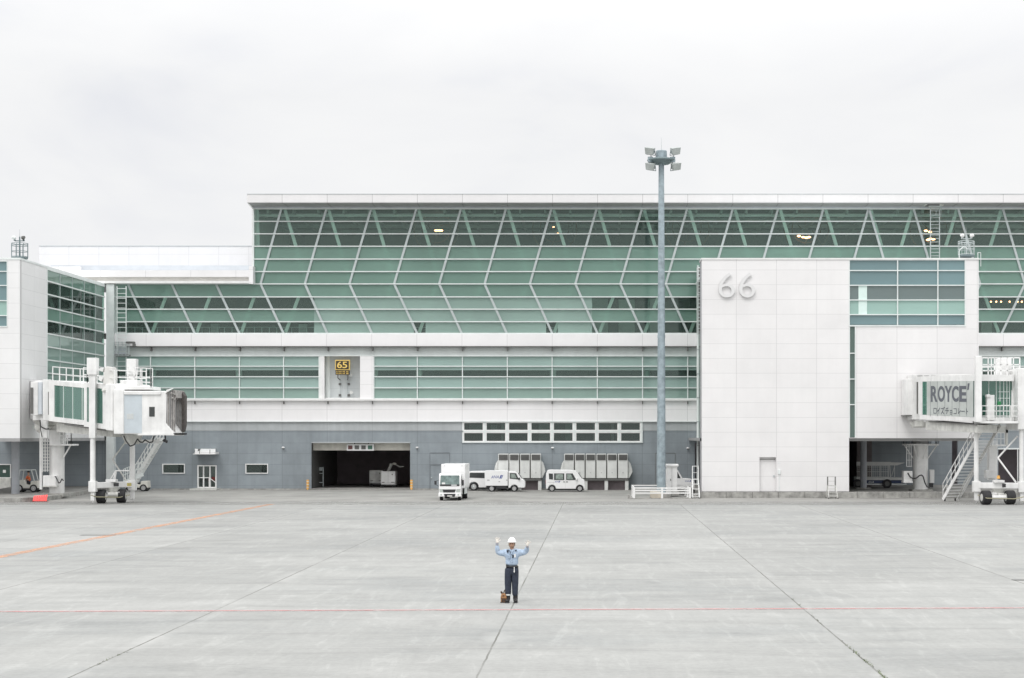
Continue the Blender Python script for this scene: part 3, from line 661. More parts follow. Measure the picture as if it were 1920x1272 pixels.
MB().box(X(1600, DB), X(1815, DB), DB+4, DB+4.2, Z(615, DB), Z(486, DB)-.4).build('inner_wall', inner_l, BP)
SW = MB().pbox(1592.3, 1593.7, 611, 821, DB-.02, .3).pbox(1603, 1604.4, 611, 821, DB-.02, .3)
for y in (662.6, 711, 759): SW.pbox(1593.7, 1603, y-.9, y+.9, DB-.02, .3)
SW = SW.build('slot_window', trim, BP)
for (a, b_) in ((613, 661.7), (663.5, 710), (712, 758), (760, 820)): MB().pbox(1593.7, 1603, a, b_, DB+.12, .03).build('pane', glass_mat('slot_glass', (.4, .5, .46), (.10, .155, .135), .7, .05), SW)
MB().box(X(1591, DB), X(1606, DB), DB+1, DB+1.2, Z(821, DB), Z(611, DB)).build('inner_wall', inner, BP)
MB().tube((X(1619, 130), 130, .43), (X(1619, 130), 130, Z(822, DB)-.2), .26, n=20).build('column', MATS['grey_column'], BP, smooth=True)
MB().box(X(1604, 130), X(1632, 130), 129.5, 130.6, .43, .55).build('column_base', concrete, BP, bevel=.03)
MB().box(X(1590, DB)-.4, X(1590, DB)-.02, DB+.42, D0-.1, .44, Z(822, DB)-.2).build('inner_side_wall', louv, BP)
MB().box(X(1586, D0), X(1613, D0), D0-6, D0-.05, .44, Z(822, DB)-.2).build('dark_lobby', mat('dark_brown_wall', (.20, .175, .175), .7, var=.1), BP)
# downpipe at the joint with the facade
t = thing('downpipe', 'pale grey downpipe running up the facade beside the left edge of the 66 pier', 'pipe', W(1309, GB, D0-.4))
MB().tube(W(1309, GB, D0-.5), W(1309, 502, D0-.5), .13, n=12).build('pipe', trim, t, smooth=True)
mb = MB()
for y in range(520, 910, 45): mb.pbox(1306.4, 1311.6, y, y+1.6, D0-.66, .62)
mb.build('clamp', alum, t)
# caged ladder in the gap
def ladder(name, label, cat, x0, x1, z0, z1, y, m, step=.3, r=.03, cage=None, group=None):
    t = thing(name, label, cat, ((x0+x1)/2, y, z0), group)
    for x in (x0, x1): MB().bar((x, y, z0), (x, y, z1), r*2, r*2).build('side_rail', m, t)
    mb = MB(); z = z0+step*.6
    while z < z1: mb.tube((x0, y, z), (x1, y, z), r*.75, n=6); z += step
    mb.build('rungs', m, t)
    if cage:
        mb = MB(); z = z0+cage[1]
        while z < z1:
            pts_ = [(x0, y, z), (x0-.08, y-cage[0]*.6, z), ((x0+x1)/2-.15, y-cage[0], z), ((x0+x1)/2+.15, y-cage[0], z), (x1+.08, y-cage[0]*.6, z), (x1, y, z)]
            mb.path(pts_, r*.6, n=6); z += cage[2]
        for p in ((x0-.08, y-cage[0]*.6), ((x0+x1)/2, y-cage[0]), (x1+.08, y-cage[0]*.6)): mb.tube((*p, z0+cage[1]), (*p, z1), r*.5, n=6)
        mb.build('cage', m, t)
    return t
MB().box(8.35, 9.15, 136.2, 136.3, Z(627, 136), Z(500, 136)).build('ladder_backing', louv, BP)
ladder('access_ladder', 'narrow grey service ladder squeezed behind the left edge of the 66 pier', 'ladder', 8.42, 9.02, Z(627, 136), Z(498, 136), 135.9, trim, cage=(.35, 0, 1.1))
ladder('access_ladder', 'grey wall ladder at the left end of the lower glass band above the gondola', 'ladder', X(219.5, 140.7), X(236.5, 140.7), Z(720, 140.7), Z(537, 140.7), 140.7, trim, step=.42, r=.035)
ladder('access_ladder', 'grey caged ladder hanging from the eaves in front of the upper glass', 'ladder', X(1744.5, 140.6), X(1761.5, 140.6), Z(484, 140.6), Z(384, 140.6), 140.6, alum, step=.3, r=.04, cage=(.45, 3.6, 1.2))
t = thing('roof_trolley', 'grey trolley under the eaves at the head of the caged ladder', 'trolley', W(1753, 384, 140.2))
MB().pbox(1737, 1766, 380.6, 385.5, 139.9, .8).build('carriage', louv, t); MB().pbox(1735.5, 1739, 379.5, 384.5, 139.8, .9).pbox(1762.5, 1770, 380, 385.5, 139.75, .8).build('motor_box', dirty, t, bevel=.04)
MB().pbox(1742, 1766, 386, 387.5, 140.0, .5).build('rail', alum, t)
# gondola, left
t = thing('cleaning_gondola', 'grey metal window cleaning gondola on the rail below the left glass band', 'gondola', W(232, 668, 140.4))
mb = MB()
for y in (642, 647, 653, 659, 667):
    mb.bar(W(214, y, 140.3), W(242, y, 140.3), .05); 
    if y in (642, 667): mb.bar(W(214, y, 141), W(242, y, 141), .05)
for x in (214, 222, 229, 236, 242): mb.bar(W(x, 641, 140.3), W(x, 668, 140.3), .05)
for x in (214, 242): mb.bar(W(x, 642, 140.3), W(x, 642, 141), .05); mb.bar(W(x, 667, 140.3), W(x, 667, 141), .05)
mb.build('basket', alum, t)
MB().pbox(215, 241, 665, 668, 140.35, .6).build('floor_tray', louv, t)
MB().pbox(236, 251, 640.5, 644, 140.2, .5).pbox(248, 252, 644, 650, 140.2, .5).build('motor_box', louv, t, bevel=.03)

# ------------------------------------------------------------------ stand sign 65
DS = D0-.3
t = thing('stand_sign', 'yellow-framed black sign reading 65 in the wall recess', 'sign', W(642, 705, DS))
MB().pbox(628.4, 655.6, 675.2, 694.2, DS, .35).build('frame', yellow, t, bevel=.02)
MB().pbox(629.8, 654.0, 676.8, 692.6, DS-.02, .02).build('face', brownblk, t)
text('number', '6', X(632.2, DS), X(641.2, DS), Z(690.6, DS), Z(678.2, DS), DS-.022, yellow, t, depth=.03, bold=.01)
text('number', '5', X(642.2, DS), X(651, DS), Z(690.6, DS), Z(678.6, DS), DS-.022, yellow, t, depth=.03, bold=.01)
MB().pbox(629, 655.2, 694.6, 703, DS, .25).build('coordinate_board', brownblk, t)
mb = MB()
for r_, y in enumerate((695.6, 699.3)):
    for (x0, w0) in ((631, 1.8), (635, 1.5), (637.4, 1.5), (640.2, .6), (642.6, 1.6), (645.2, 1.5), (649.5, 1.4), (651.6, 1.6)):
        # small unreadable figures: strokes of digits
        mb.pbox(x0, x0+.5, y, y+2.8, DS-.03, .03).pbox(x0+w0-.4, x0+w0, y+(.0 if r_ else 1.2), y+2.8, DS-.03, .03).pbox(x0, x0+w0, y+1.1, y+1.6, DS-.032, .03)
mb.build('small_lettering', yellow, t)
MB().pbox(632.6, 634.2, 703, 710, DS+.1, .1).pbox(651, 653, 703, 710, DS+.1, .1).bar(W(633.5, 709, DS+.1), W(638, 713, D0+.9), .06).bar(W(652, 709, DS+.1), W(652, 712, D0+.9), .06).build('bracket', louv, t)
for (x, y) in ((657.8, 703.8), (658.7, 736)):
    tt = thing('floodlight', ('round grey spotlight fixed beside the 65 sign' if y < 720 else 'round grey spotlight low in the recess under the 65 sign'), 'light', W(x, y, D0+.7))
    MB().tube(W(x, y, D0+.35), W(x, y, D0+.75), .15, .10, n=14).build('lamp_head', unitm, tt, smooth=True); MB().tube(W(x, y, D0+.75), W(x, y, D0+.9), .04, n=8).build('bracket', louv, tt)
mb = MB()
for (x, y) in ((637, 720.5), (653.5, 720.5), (637, 741.3), (653.5, 741.3)): mb.pbox(x-2, x+2, y-2, y+2, D0+.72, .18)
mb.build('bracket_blocks', louv, T)
MB().pbox(638.4, 638.9, 690, 746, D0+.86, .04).pbox(651.4, 651.9, 700, 746, D0+.86, .04).build('cable', alum, T)

# ------------------------------------------------------------------ ring lamps in the hall
warm = mat('warm_bulb', (1, .7, .4), .4, var=0, emit=(1, .42, .20), es=9.0)
ringm = mat('ring_bronze', (.13, .10, .07), .5, var=.05)
for i, (px, py, on, lb) in enumerate(((818, 432, 1, 'left one, lit warm'), (1040, 430, 1, 'seen left of the light mast, dimly lit'), (1288, 430, 0, 'unlit, just right of the light mast'), (1512, 432, 1, 'brightly lit, above the 66 pier'), (1748, 432, 1, 'lit, behind the caged ladder'))):
    D = D0+5; t = thing('ring_lamp', 'large ring-shaped ceiling lamp inside the glass hall, '+lb, 'ceiling lamp', W(px, py, D), 'ring lamps hanging inside the glass hall')
    MB().torus(W(px, py, D), 2.0, .07, axis='Y').torus(W(px, py-3, D), 1.3, .05, axis='Y').build('ring', ringm, t)
    mb = MB()
    for k in range(6):
        a = k*math.pi/3+.3; c0 = W(px, py, D); mb.tube(c0+Vector((2*math.cos(a), 0, 2*math.sin(a))), c0+Vector((.5*math.cos(a+.6), -.3, .5*math.sin(a+.6))), .035, n=6)
    mb.tube(W(px, py, D)+Vector((0, 0, 1.9)), (X(px, D), D, Z(396, D0)), .04, n=6); mb.build('arms', ringm, t)
    if on:
        mb = MB()
        offs = {0: ((0, .5), (5, .5), (9, .6)), 1: ((-2, -4), (6, 8)), 3: ((-14, 11), (-6, 13), (0, 14), (5, 13)), 4: ((-12, 1), (-4, 3), (-3, 16), (2, 17), (-8, 18))}[i]
        for (dx, dy) in offs: mb.sphere(W(px+dx, py+dy, D-.4), .11 if i != 1 else .06, n=10, m=6, sc_=(1.6, 1, .8))
        mb.build('bulbs', warm, t)
mb = MB()
t = thing('downlight_row', 'row of small lit downlights inside the lower concourse right of the 66 pier', 'ceiling lights', W(1870, 566, D0+3))
for x in (1849, 1858, 1868, 1877, 1893, 1908, 1916): MB().sphere(W(x, 566, D0+3), .075, n=8, m=5).build('bulb', warm, t)

# ------------------------------------------------------------------ light mast
DM = 124.2
t = thing('light_mast', 'tall blue-grey apron light mast with four floodlights', 'light mast', (X(1240, DM), DM, 0))
xm = X(1240, DM); z0, z1 = .1, Z(308, DM)
mb = MB(); n = 24; lv = 6
for k in range(lv):
    a = z0+(z1-z0)*k/lv; b_ = z0+(z1-z0)*(k+1)/lv; ra = .345-.135*k/lv; rb = .345-.135*(k+1)/lv; mb.tube((xm, DM, a), (xm, DM, b_), ra, rb, n=n, cap=k in (0, lv-1))
mb.build('pole', steel, t, smooth=True)
mb = MB()
for y in (606, 634, 812, 300): mb.tube((xm, DM, Z(y, DM)), (xm, DM, Z(y, DM)+.22), .30, .30, n=24)
mb.build('flanges', steel, t, smooth=True)
MB().tube((xm, DM, Z(300, DM)), (xm, DM, Z(283, DM)), .45, .42, n=24).build('hoist_drum', steel, t, smooth=True, bevel=.04)
mb = MB().tube((xm, DM, Z(308, DM)), (xm, DM, Z(302, DM)), .62, .95, n=24).torus((xm, DM, Z(301, DM)), 1.0, .09)
for a in range(8): mb.bar((xm, DM, Z(301, DM)), (xm+1.0*math.cos(a*math.pi/4), DM+1.0*math.sin(a*math.pi/4), Z(301, DM)), .1)
mb.build('ring_platform', steel_d, t, smooth=True)
mb = MB()
for s in (-1, 1): mb.tube((xm+s*.85, DM-.3, Z(305.5, DM)), (xm+s*.85, DM-.3, Z(296, DM)), .2, n=12)
mb.build('ballast_box', steel, t, smooth=True)
MB().tube((xm, DM, Z(283, DM)), (xm, DM, Z(258, DM)), .022, .008, n=8).build('lightning_rod', alum, t)
for (px, py, s) in ((1219, 285, -1), (1265, 285, 1), (1220, 314, -1), (1266, 314, 1)):
    c0 = Vector((X(px, DM), DM-.5, Z(py, DM))); ry = s*.25
    def tr(p): # tilt downwards and outwards
        v = Vector(p); v.rotate(Matrix.Rotation(s*R(28), 3, 'Z')); v.rotate(Matrix.Rotation(R(24), 3, 'X')); return c0+v
    fl = [(-.32, -.24, -.26), (.32, -.24, -.26), (.38, -.24, .27), (-.38, -.24, .27), (-.27, .25, -.2), (.27, .25, -.2), (.30, .25, .2), (-.30, .25, .2)]
    o = MB().hexa([tr(p) for p in fl]).build('floodlight', mat('floodlight_grey', (.40, .43, .42), .5, var=.1) if px == 1219 else MATS['floodlight_grey'], t, bevel=.02)
    MB().hexa([tr(p) for p in ((-.25, -.235, -.16), (.25, -.235, -.16), (.32, -.235, .18), (-.32, -.235, .18), (-.25, -.2, -.16), (.25, -.2, -.16), (.32, -.2, .18), (-.32, -.2, .18))]).build('lens', lampoff, o)
    MB().path([tr((-.38, 0, .05)), tr((-.38, .1, -.34)), tr((.38, .1, -.34)), tr((.38, 0, .05))], .025).tube(tr((0, .1, -.34)), (xm+s*.75, DM-.2, Z(301, DM)), .03, n=8).build('bracket', steel_d, o)
o = MB().box(X(1221, 122.4), X(1239.5, 122.4), 122.3, 125.6, 0, .45).build('footing', tan, t, bevel=.03)
MB().box(X(1236, 123), X(1258, 123), 123.2, 125.4, 0, .3).build('footing', concrete, t, bevel=.03)

# fence round the mast
t = thing('guard_fence', 'low white three-rail fence enclosing the foot of the light mast', 'fence', (4.82, 121, 0))
x0, x1, y0, y1 = 2.74, 6.9, 121.05, 127.3; hz = .81
corners = [(x0, y0), (x1, y0), (x1, y1), (x0, y1)]
def post(x, y): MB().box(x-.07, x+.07, y-.07, y+.07, 0, hz+.05).box(x-.11, x+.11, y-.11, y+.11, 0, .03).build('post', white, t, bevel=.01)
for (x, y) in corners+[((x0+x1)/2, y0), ((x0+x1)/2, y1), (x0, (y0+y1)/2), (x1, (y0+y1)/2)]: post(x, y)
for (a, b_) in zip(corners, corners[1:]+corners[:1]):
    for z in (hz, hz-.18, hz-.37): MB().bar((*a, z), (*b_, z), .05, .09).build('rail', white, t)
mb = MB().box(x0-.4, x1+.3, y0-.12, y0-.02, .0, .06); mb.box(X(1177, 121.4), X(1180.5, 121.4), 121.3, 121.6, 0, .28); mb.build('edge_kerb', concrete, t)
t = thing('equipment_cabinet', 'tall white equipment cabinet with an overhanging cap inside the mast fence', 'cabinet', (X(1260, 125.5), 125.5, 0))
MB().pbox(1250, 1270, 874, 928, 125.5, 1.0).build('cabinet_body', white, t, bevel=.03)
MB().pbox(1247.5, 1272.5, 870.5, 875.5, 125.35, 1.3).build('cap', white, t, bevel=.06)
MB().pbox(1259.6, 1260.0, 877, 924, 125.49, .02).pbox(1257, 1258, 898, 902, 125.45, .06).build('door_seam', louv, t)
MB().pbox(1259, 1273, 922, 929.3, 125.3, 1.2).build('plinth', concrete, t)

# ------------------------------------------------------------------ beacon masts on the roofs
def beacon(px, ybase, D, mm, lm, label, tilt):
    s = D/F; x = X(px, D); zb_ = Z(ybase, D)
    t = thing('roof_beacon_mast', label, 'beacon mast', (x, D+1, zb_-.15))
    P = lambda dx, dy, dz=0: Vector((x+dx*s, D+1+dy, zb_+dz*s))
    MB().tube(P(0, 0, 0), P(0, 0, 44), .07, .05, n=10).build('pole', mm, t, smooth=True)
    MB().tube(P(0, 0, 44), P(0, 0, 58), .012, .006, n=6).build('lightning_rod', mm, t)
    mb = MB(); r = .62
    mb.tube(P(0, 0, -3), P(0, 0, 2), .2, .5, n=8).tube(P(0, 0, 2), P(0, 0, 5), .62, .64, n=8); mb.build('platform', steel_d, t)
    mb = MB()
    for z in (6, 16, 27, 31): mb.torus(P(0, 0, z), r, .022, n=8, k=6)
    for k in range(8): a = k*math.pi/4; mb.tube(P(0, 0, 5)+Vector((r*math.cos(a), r*math.sin(a), 0)), P(0, 0, 31)+Vector((r*math.cos(a), r*math.sin(a), 0)), .022, n=6)
    mb.build('cage', mm, t)
    MB().bar(P(-9, 0, 36), P(9, 0, 36), .07).build('crossbar', mm, t)
    for sg_ in (-1, 1):
        MB().tube(P(sg_*8.5, -.1, 36), P(sg_*8.5, -.1, 38.5), .10, .06, n=10).build('lamp_holder', mm, t)
        MB().tube(P(sg_*8, -.25, 41), P(sg_*12, -.35, 42), .15, .10, n=10).sphere(P(sg_*8.5, -.25, 41), .15, n=10, m=6).build('beacon_lamp', lm[0 if sg_ < 0 else 1], t, smooth=True)
beacon(28, 485, 121, steel_d, (trim, louv), 'dark beacon mast with round cage on the left pier roof', 0)
beacon(1817.5, 481, DB, MATS['aluminium'], (white, white), 'grey beacon mast with two white lamps on the 66 pier roof', 0)
mb = MB(); t = thing('roof_hoop_rail', 'thin curved grey handrail on the 66 pier roof left of its beacon mast', 'handrail', W(1800, 484, DB+.3))
pr = [W(1798.5, 484, DB+.4), W(1798.5, 472, DB+.4), W(1801, 467, DB+.4), W(1806, 463.5, DB+.4), W(1811, 464, DB+.4), W(1814, 468, DB+.4)]
MB().path(pr, .03).build('tube', trim, t)
MB().path([W(1833.5, 484, DB+.4), W(1833.5, 474, DB+.4), W(1839, 474, DB+2.0), W(1839, 500, DB+2.0)], .025).build('tube', trim, t)

# ------------------------------------------------------------------ ventilation banks
def vent_bank(units, label, fx0, fx1):
    D = 140.1; t = thing('ventilation_bank', label, 'ventilation unit', W((units[0][0]+units[-1][1])/2, 919.5, D), 'ventilation banks at the grey wall')
    for (a, b_) in units:
        u = MB().pbox(a, b_, 851.3, 897, D, 1.3).build('cabinet', unitm, t, bevel=.03)
        f = MB().pbox(a+1.4, b_-1.2, 852.6, 863.2, D-.03, .05).build('louvre', louv, u)
        sl = MB()
        for k in range(5): sl.pbox(a+1.4, b_-1.2, 854+k*2, 854.8+k*2, D-.06, .03)
        sl.build('slats', MATS['wheel_grey'], f) if False else sl.build('slats', louv, u)
        MB().pbox((a+b_)/2-1, (a+b_)/2+1, 886, 887.2, D-.03, .03).build('latch', hub, u)
    gm_ = MB()
    for (a, b_), (c_, d_) in zip(units, units[1:]): gm_.pbox(b_, c_, 853, 897, D+.2, 1)
    gm_.build('joint_plates', louv, t)
    a, b_ = units[0][0], units[-1][1]
    for s, e, f in ((-1, a, fx0), (1, b_, fx1)):
        pr = [(X(e, D+.4), Z(863, D)), (X(e+(f-e)*.55, D+.4), Z(869, D)), (X(e+(f-e)*.9, D+.4), Z(879, D)), (X(f, D+.4), Z(885, D)), (X(e+(f-e)*.35, D+.4), Z(897, D)), (X(e, D+.4), Z(897, D))]
        MB().prism(pr, (D+.3, D+1.3)).build('side_hood', unitm, t, bevel=.05)
    MB().pbox(a-1, b_+1, 897.6, 901.5, D+.05, 1.2).build('base_frame', louv, t)
    bs = MB(); k = 0; x = a+2
    n_ = max(2, round((b_-a)/41)); st = (b_-a-4)/n_
    for k in range(n_+1): bs.pbox(a+2+k*st-3.2, a+2+k*st+3.2, 901.5, 919.4, D+.1, 1.0)
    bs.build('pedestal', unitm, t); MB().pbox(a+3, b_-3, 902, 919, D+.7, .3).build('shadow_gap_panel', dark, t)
vent_bank([(934, 953.3), (955, 973.2), (975.2, 993.2), (995.3, 1014)], 'pale grey bank of four louvred ventilation cabinets behind the small trucks', 926.5, 1022.5)
vent_bank([(1057.8, 1076), (1078, 1096.2), (1098.3, 1116.4), (1118.5, 1136.6), (1138.7, 1156.8), (1159, 1177.2)], 'pale grey bank of six louvred ventilation cabinets right of the minivan', 1050.5, 1186)

# ------------------------------------------------------------------ wheels and vehicles (local: forward = +X, near side = -Y)
def wheel(x, y, r, wd, t, s=-1, spokes=0):
    o = MB().tube((x, y, r), (x, y+wd*-s, r), r, n=24).build('wheel', black, t, smooth=True, bevel=.02)
    MB().tube((x, y+s*.006, r), (x, y-s*.02, r), r*.62, n=20).torus((x, y+s*.004, r), r*.6, .014, n=20, k=6, axis='Y').build('rim', hub, o, smooth=True)
    mb = MB().tube((x, y+s*.02, r), (x, y+s*.0, r), r*.16, n=12)
    if spokes:
        for k in range(5): a = k*2*math.pi/5+.3; mb.bar((x, y+s*.015, r), (x+r*.55*math.cos(a), y+s*.015, r+r*.55*math.sin(a)), .055, .02)
        mb.build('hubcap', trim, o)
    else: mb.build('hubcap', dirty, o)
    return o
def arch(cx, r, z, n=8, cz=None):   # points of a wheel arch cut, left to right reversed
    cz = cz or r*.8; out_ = []
    a0 = math.asin(max(-1, min(1, (z-cz)/r)))
    for k in range(n+1):
        a = math.pi-a0-(math.pi-2*a0)*k/n; out_.append((cx+r*math.cos(a), cz+r*math.sin(a)))
    return out_
def ana(t, x, z, h, y, s=1.0):
    """airline lettering with its slanted mark"""
    text('lettering', 'ANA', x, x+h*2.7, z, z+h, y, bluep, t, depth=.006, bold=.0, shear=.3)
    mb = MB()
    for (a, b_) in ((2.85, 3.35), (3.5, 3.75)): mb.prism([(x+a*h, z-.1*h), (x+b_*h, z-.1*h), (x+(b_+.5)*h, z+1.15*h), (x+(a+.5)*h, z+1.15*h)], (y-.006, y))
    mb.build('airline_mark', bluep, t)
def glass_plate(pts, y, t, m=None, name='window', th=.012, fr=True):
    o = MB().prism(pts, (y-th, y)).build(name, m or car_glass, t)
    return o
car_dark = mat('car_window_dark', (.05, .055, .055), .12, var=.1, vs_=5)
car_green = mat('car_window_pale', (.27, .32, .29), .12, var=.2, vs_=4)
# -- kei passenger van
KV = thing('minivan', 'small white boxy minivan with three side windows parked between the ventilation banks', 'van', (X(1060.5, 136.95), 136.95, 0), local=True)
L = 3.28; hw = .72
prof = [(-L/2+.02, .25)]+arch(-1.13, .33, .25)+arch(1.20, .33, .25)+[(1.60, .25), (1.64, .42), (1.63, .75), (1.58, .98), (1.36, 1.12), (1.02, 1.62), (.85, 1.76), (.3, 1.83), (-1.2, 1.85), (-1.5, 1.82), (-1.62, 1.55), (-1.65, .9)]
MB().prism(prof, (-hw, hw)).build('body', mat('car_white', (.83, .83, .83), .25, var=.02), KV, bevel=.05, seg=3)
glass_plate([(-1.37, 1.05), (-1.04, 1.02), (-1.04, 1.52), (-1.40, 1.54)], -hw-.002, KV, car_dark)
glass_plate([(-.95, .98), (-.10, .98), (-.10, 1.54), (-.95, 1.54)], -hw-.002, KV, car_dark); glass_plate([(-.82, 1.04), (-.2, 1.04), (-.2, 1.48), (-.82, 1.48)], -hw-.015, KV, car_green, 'window_curtain')
glass_plate([(.06, .98), (.93, .98), (.60, 1.54), (.06, 1.54)], -hw-.002, KV, car_dark); glass_plate([(.14, 1.04), (.66, 1.04), (.45, 1.48), (.14, 1.48)], -hw-.015, KV, car_green, 'window_curtain')
MB().hexa([(1.40, -.60, 1.13), (1.40, .60, 1.13), (1.09, .55, 1.60), (1.09, -.55, 1.60), (1.34, -.60, 1.10), (1.34, .60, 1.10), (1.03, .55, 1.58), (1.03, -.55, 1.58)]).build('windscreen', car_dark, KV)
for x in (-1.13, 1.20): wheel(x, -hw+.02, .27, .17, KV); wheel(x, hw-.02, .27, .17, KV, s=1)
MB().box(1.53, 1.60, -.66, -.44, .70, .90).box(1.53, 1.60, .44, .66, .70, .90).build('headlight', lampoff, KV)
MB().box(-1.66, -1.60, -.70, -.6, .7, 1.0).build('tail_light', redl, KV)
MB().box(-.17, -.05, -hw-.03, -hw, .80, .86).box(.06, .20, -hw-.03, -hw, .80, .86).build('door_handle', blackp, KV)
MB().box(-1.5, -.95, -hw-.008, -hw, .785, .805).box(-.02, -.01, -hw-.008, -hw, .32, 1.6).box(-.985, -.975, -hw-.008, -hw, .5, 1.6).box(.96, .97, -hw-.008, -hw, .5, 1.0).build('door_seams', hub, KV)
MB().prism([(.86, .98), (1.0, .98), (1.0, 1.16), (.86, 1.12)], (-hw-.16, -hw-.02)).build('wing_mirror', white, KV, bevel=.02)
MB().box(-1.5, 1.5, -.6, .6, .12, .3).build('underside', blackp, KV)
ana(KV, -.92, .79, .115, -hw-.004)
carw = MATS['car_white']
# -- kei box truck
KT = thing('small_truck', 'small white box truck with airline lettering parked in front of a white van', 'truck', (X(948, 136.95), 136.95, 0), local=True)
MB().box(-1.68, .22, -.72, .72, .50, 1.78).build('cargo_box', carw, KT, bevel=.03)
MB().prism([(.27, .33)]+arch(.76, .33, .33)+[(1.62, .33), (1.68, .5), (1.66, .80), (1.52, 1.02), (1.38, 1.10), (1.05, 1.58), (.85, 1.70), (.30, 1.74)], (-.7, .7)).build('cab', carw, KT, bevel=.05, seg=3)
glass_plate([(.38, 1.10), (1.16, 1.02), (.92, 1.55), (.38, 1.58)], -.702, KT, car_dark); glass_plate([(.46, 1.15), (.98, 1.13), (.82, 1.48), (.46, 1.5)], -.715, KT, car_green, 'window_curtain')
MB().hexa([(1.42, -.58, 1.1), (1.42, .58, 1.1), (1.11, .55, 1.58), (1.11, -.55, 1.58), (1.36, -.58, 1.08), (1.36, .58, 1.08), (1.05, .55, 1.56), (1.05, -.55, 1.56)]).build('windscreen', car_dark, KT)
for x in (-1.13, .76): wheel(x, -.68, .27, .17, KT); wheel(x, .68, .27, .17, KT, s=1)
MB().box(-1.6, 1.4, -.45, .45, .28, .5).box(-.75, .1, -.66, .66, .25, .46).build('chassis', blackp, KT)
MB().box(-1.5, -1.3, -.73, -.70, .93, 1.02).box(.08, .2, -.73, -.70, .93, 1.02).box(-.55, -.42, -.74, -.70, .82, .88).build('box_latch', hub, KT)
MB().box(1.57, 1.63, -.64, -.42, .62, .82).box(1.57, 1.63, .42, .64, .62, .82).build('headlight', lampoff, KT)
MB().prism([(1.1, 1.0), (1.24, 1.0), (1.24, 1.2), (1.1, 1.16)], (-.86, -.72)).build('wing_mirror', blackp, KT, bevel=.02)
ana(KT, -1.3+.12, 1.13, .24, -.724)
# -- white van behind
HV = thing('van', 'white van with a long dark rear window parked behind the small box truck', 'van', (X(924, 139.4), 139.4, 0), local=True)
MB().prism([(-2.25, .28)]+arch(-1.57, .42, .28)+arch(1.3, .42, .28)+[(2.1, .28), (2.2, .5), (2.15, .9), (1.5, 1.1), (.95, 1.62), (.5, 1.7), (-1.8, 1.68), (-2.12, 1.6), (-2.24, 1.1)], (-.84, .84)).build('body', carw, HV, bevel=.06, seg=3)
glass_plate([(-1.93, 1.12), (-.65, 1.08), (-.65, 1.54), (-1.9, 1.54)], -.842, HV, car_dark); glass_plate([(-.55, 1.08), (.9, 1.05), (.75, 1.5), (-.55, 1.54)], -.842, HV, car_dark)
for x in (-1.57, 1.3): wheel(x, -.80, .35, .2, HV, spokes=1); wheel(x, .80, .35, .2, HV, s=1)
MB().box(-2.27, -2.2, -.8, -.66, .85, 1.15).build('tail_light', redl, HV)
MB().hexa([(1.54, -.7, 1.12), (1.54, .7, 1.12), (1.02, .62, 1.6), (1.02, -.62, 1.6), (1.48, -.7, 1.1), (1.48, .7, 1.1), (.96, .62, 1.58), (.96, -.62, 1.58)]).build('windscreen', car_dark, HV)
MB().box(-2, 2, -.7, .7, .15, .35).build('underside', blackp, HV)
# -- box truck facing the camera (forward = -Y here)
BT = thing('box_truck', 'white box truck facing the camera, nearest of the parked vehicles', 'truck', (X(843.5, 117.9), 117.9, 0), local=True)
cw = .80
MB().prism([(0, .42), (-.02, .80), (.0, 1.02), (.16, 1.86), (.30, 1.97), (1.3, 1.97), (1.4, 1.2), (1.4, .42)], (-cw, cw), axis='X').build('cab', carw, BT, bevel=.05, seg=3)
MB().box(-.78, .98, 1.55, 5.6, .85, 2.62).build('cargo_box', carw, BT, bevel=.02)
MB().box(-.55, -.50, 1.53, 1.55, 2.48, 2.52).box(.72, .78, 1.53, 1.55, 2.48, 2.52).build('marker_lamp', hub, BT)
MB().hexa([(-.72, -.0, 1.13), (.70, -.0, 1.13), (.68, .135, 1.84), (-.68, .135, 1.84), (-.72, .05, 1.13), (.70, .05, 1.13), (.68, .18, 1.84), (-.68, .18, 1.84)]).build('windscreen', mat('windscreen_teal', (.17, .23, .22), .08, var=.25, vs_=3), BT, bevel=.04)
MB().hexa([(-.72, -.02, 1.06), (.70, -.02, 1.06), (.70, -.005, 1.18), (-.72, -.005, 1.18), (-.72, .05, 1.06), (.70, .05, 1.06), (.70, .06, 1.18), (-.72, .06, 1.18)]).build('cowl', blackp, BT)
MB().box(-.58, -.34, -.015, .01, 1.19, 1.32).build('dashboard_papers', white, BT); MB().box(.1, .5, -.03, -.005, 1.09, 1.16).build('lettering_strip', trim, BT)
MB().prism([(-.52, .82), (.44, .82), (.36, .60), (-.46, .60)], (-.045, .0)).build('grille', blackp, BT)
for s in (-1, 1): MB().prism([(s*.76, .86), (s*.48, .84), (s*.46, .62), (s*.74, .62)], (-.04, .0)).build('headlight', lampoff, BT)
MB().box(-cw-.02, cw+.02, -.12, .12, .30, .56).build('bumper', carw, BT, bevel=.03)
MB().prism([(-.42, .50), (.42, .50), (.36, .28), (-.36, .28)], (-.135, -.11)).build('lower_grille', blackp, BT)
for s in (-1, 1): MB().tube((s*.62, -.13, .43), (s*.62, -.10, .43), .06, n=10).build('fog_lamp', lampoff, BT)
MB().box(-.18, .18, -.14, -.12, .30, .40).build('number_plate', dirty, BT)
def wheely(x, y, r, wd, t):
    o = MB().tube((x-wd/2, y, r), (x+wd/2, y, r), r, n=24).build('wheel', black, t, smooth=True); MB().tube((x+wd/2, y, r), (x+wd/2+.01, y, r), r*.6, n=16).build('rim', hub, o)
for s in (-1, 1): wheely(s*.66, .62, .36, .2, BT); wheely(s*.66+.08, 4.2, .37, .36, BT)
MB().box(-.6, .7, .3, 5.4, .35, .84).build('chassis', blackp, BT)
MB().box(.9, .96, 1.8, 3.6, .42, .82).build('side_guard', trim, BT)
o = MB().box(cw+.002, cw+.012, .35, 1.05, 1.12, 1.8).build('side_window', car_dark, BT)
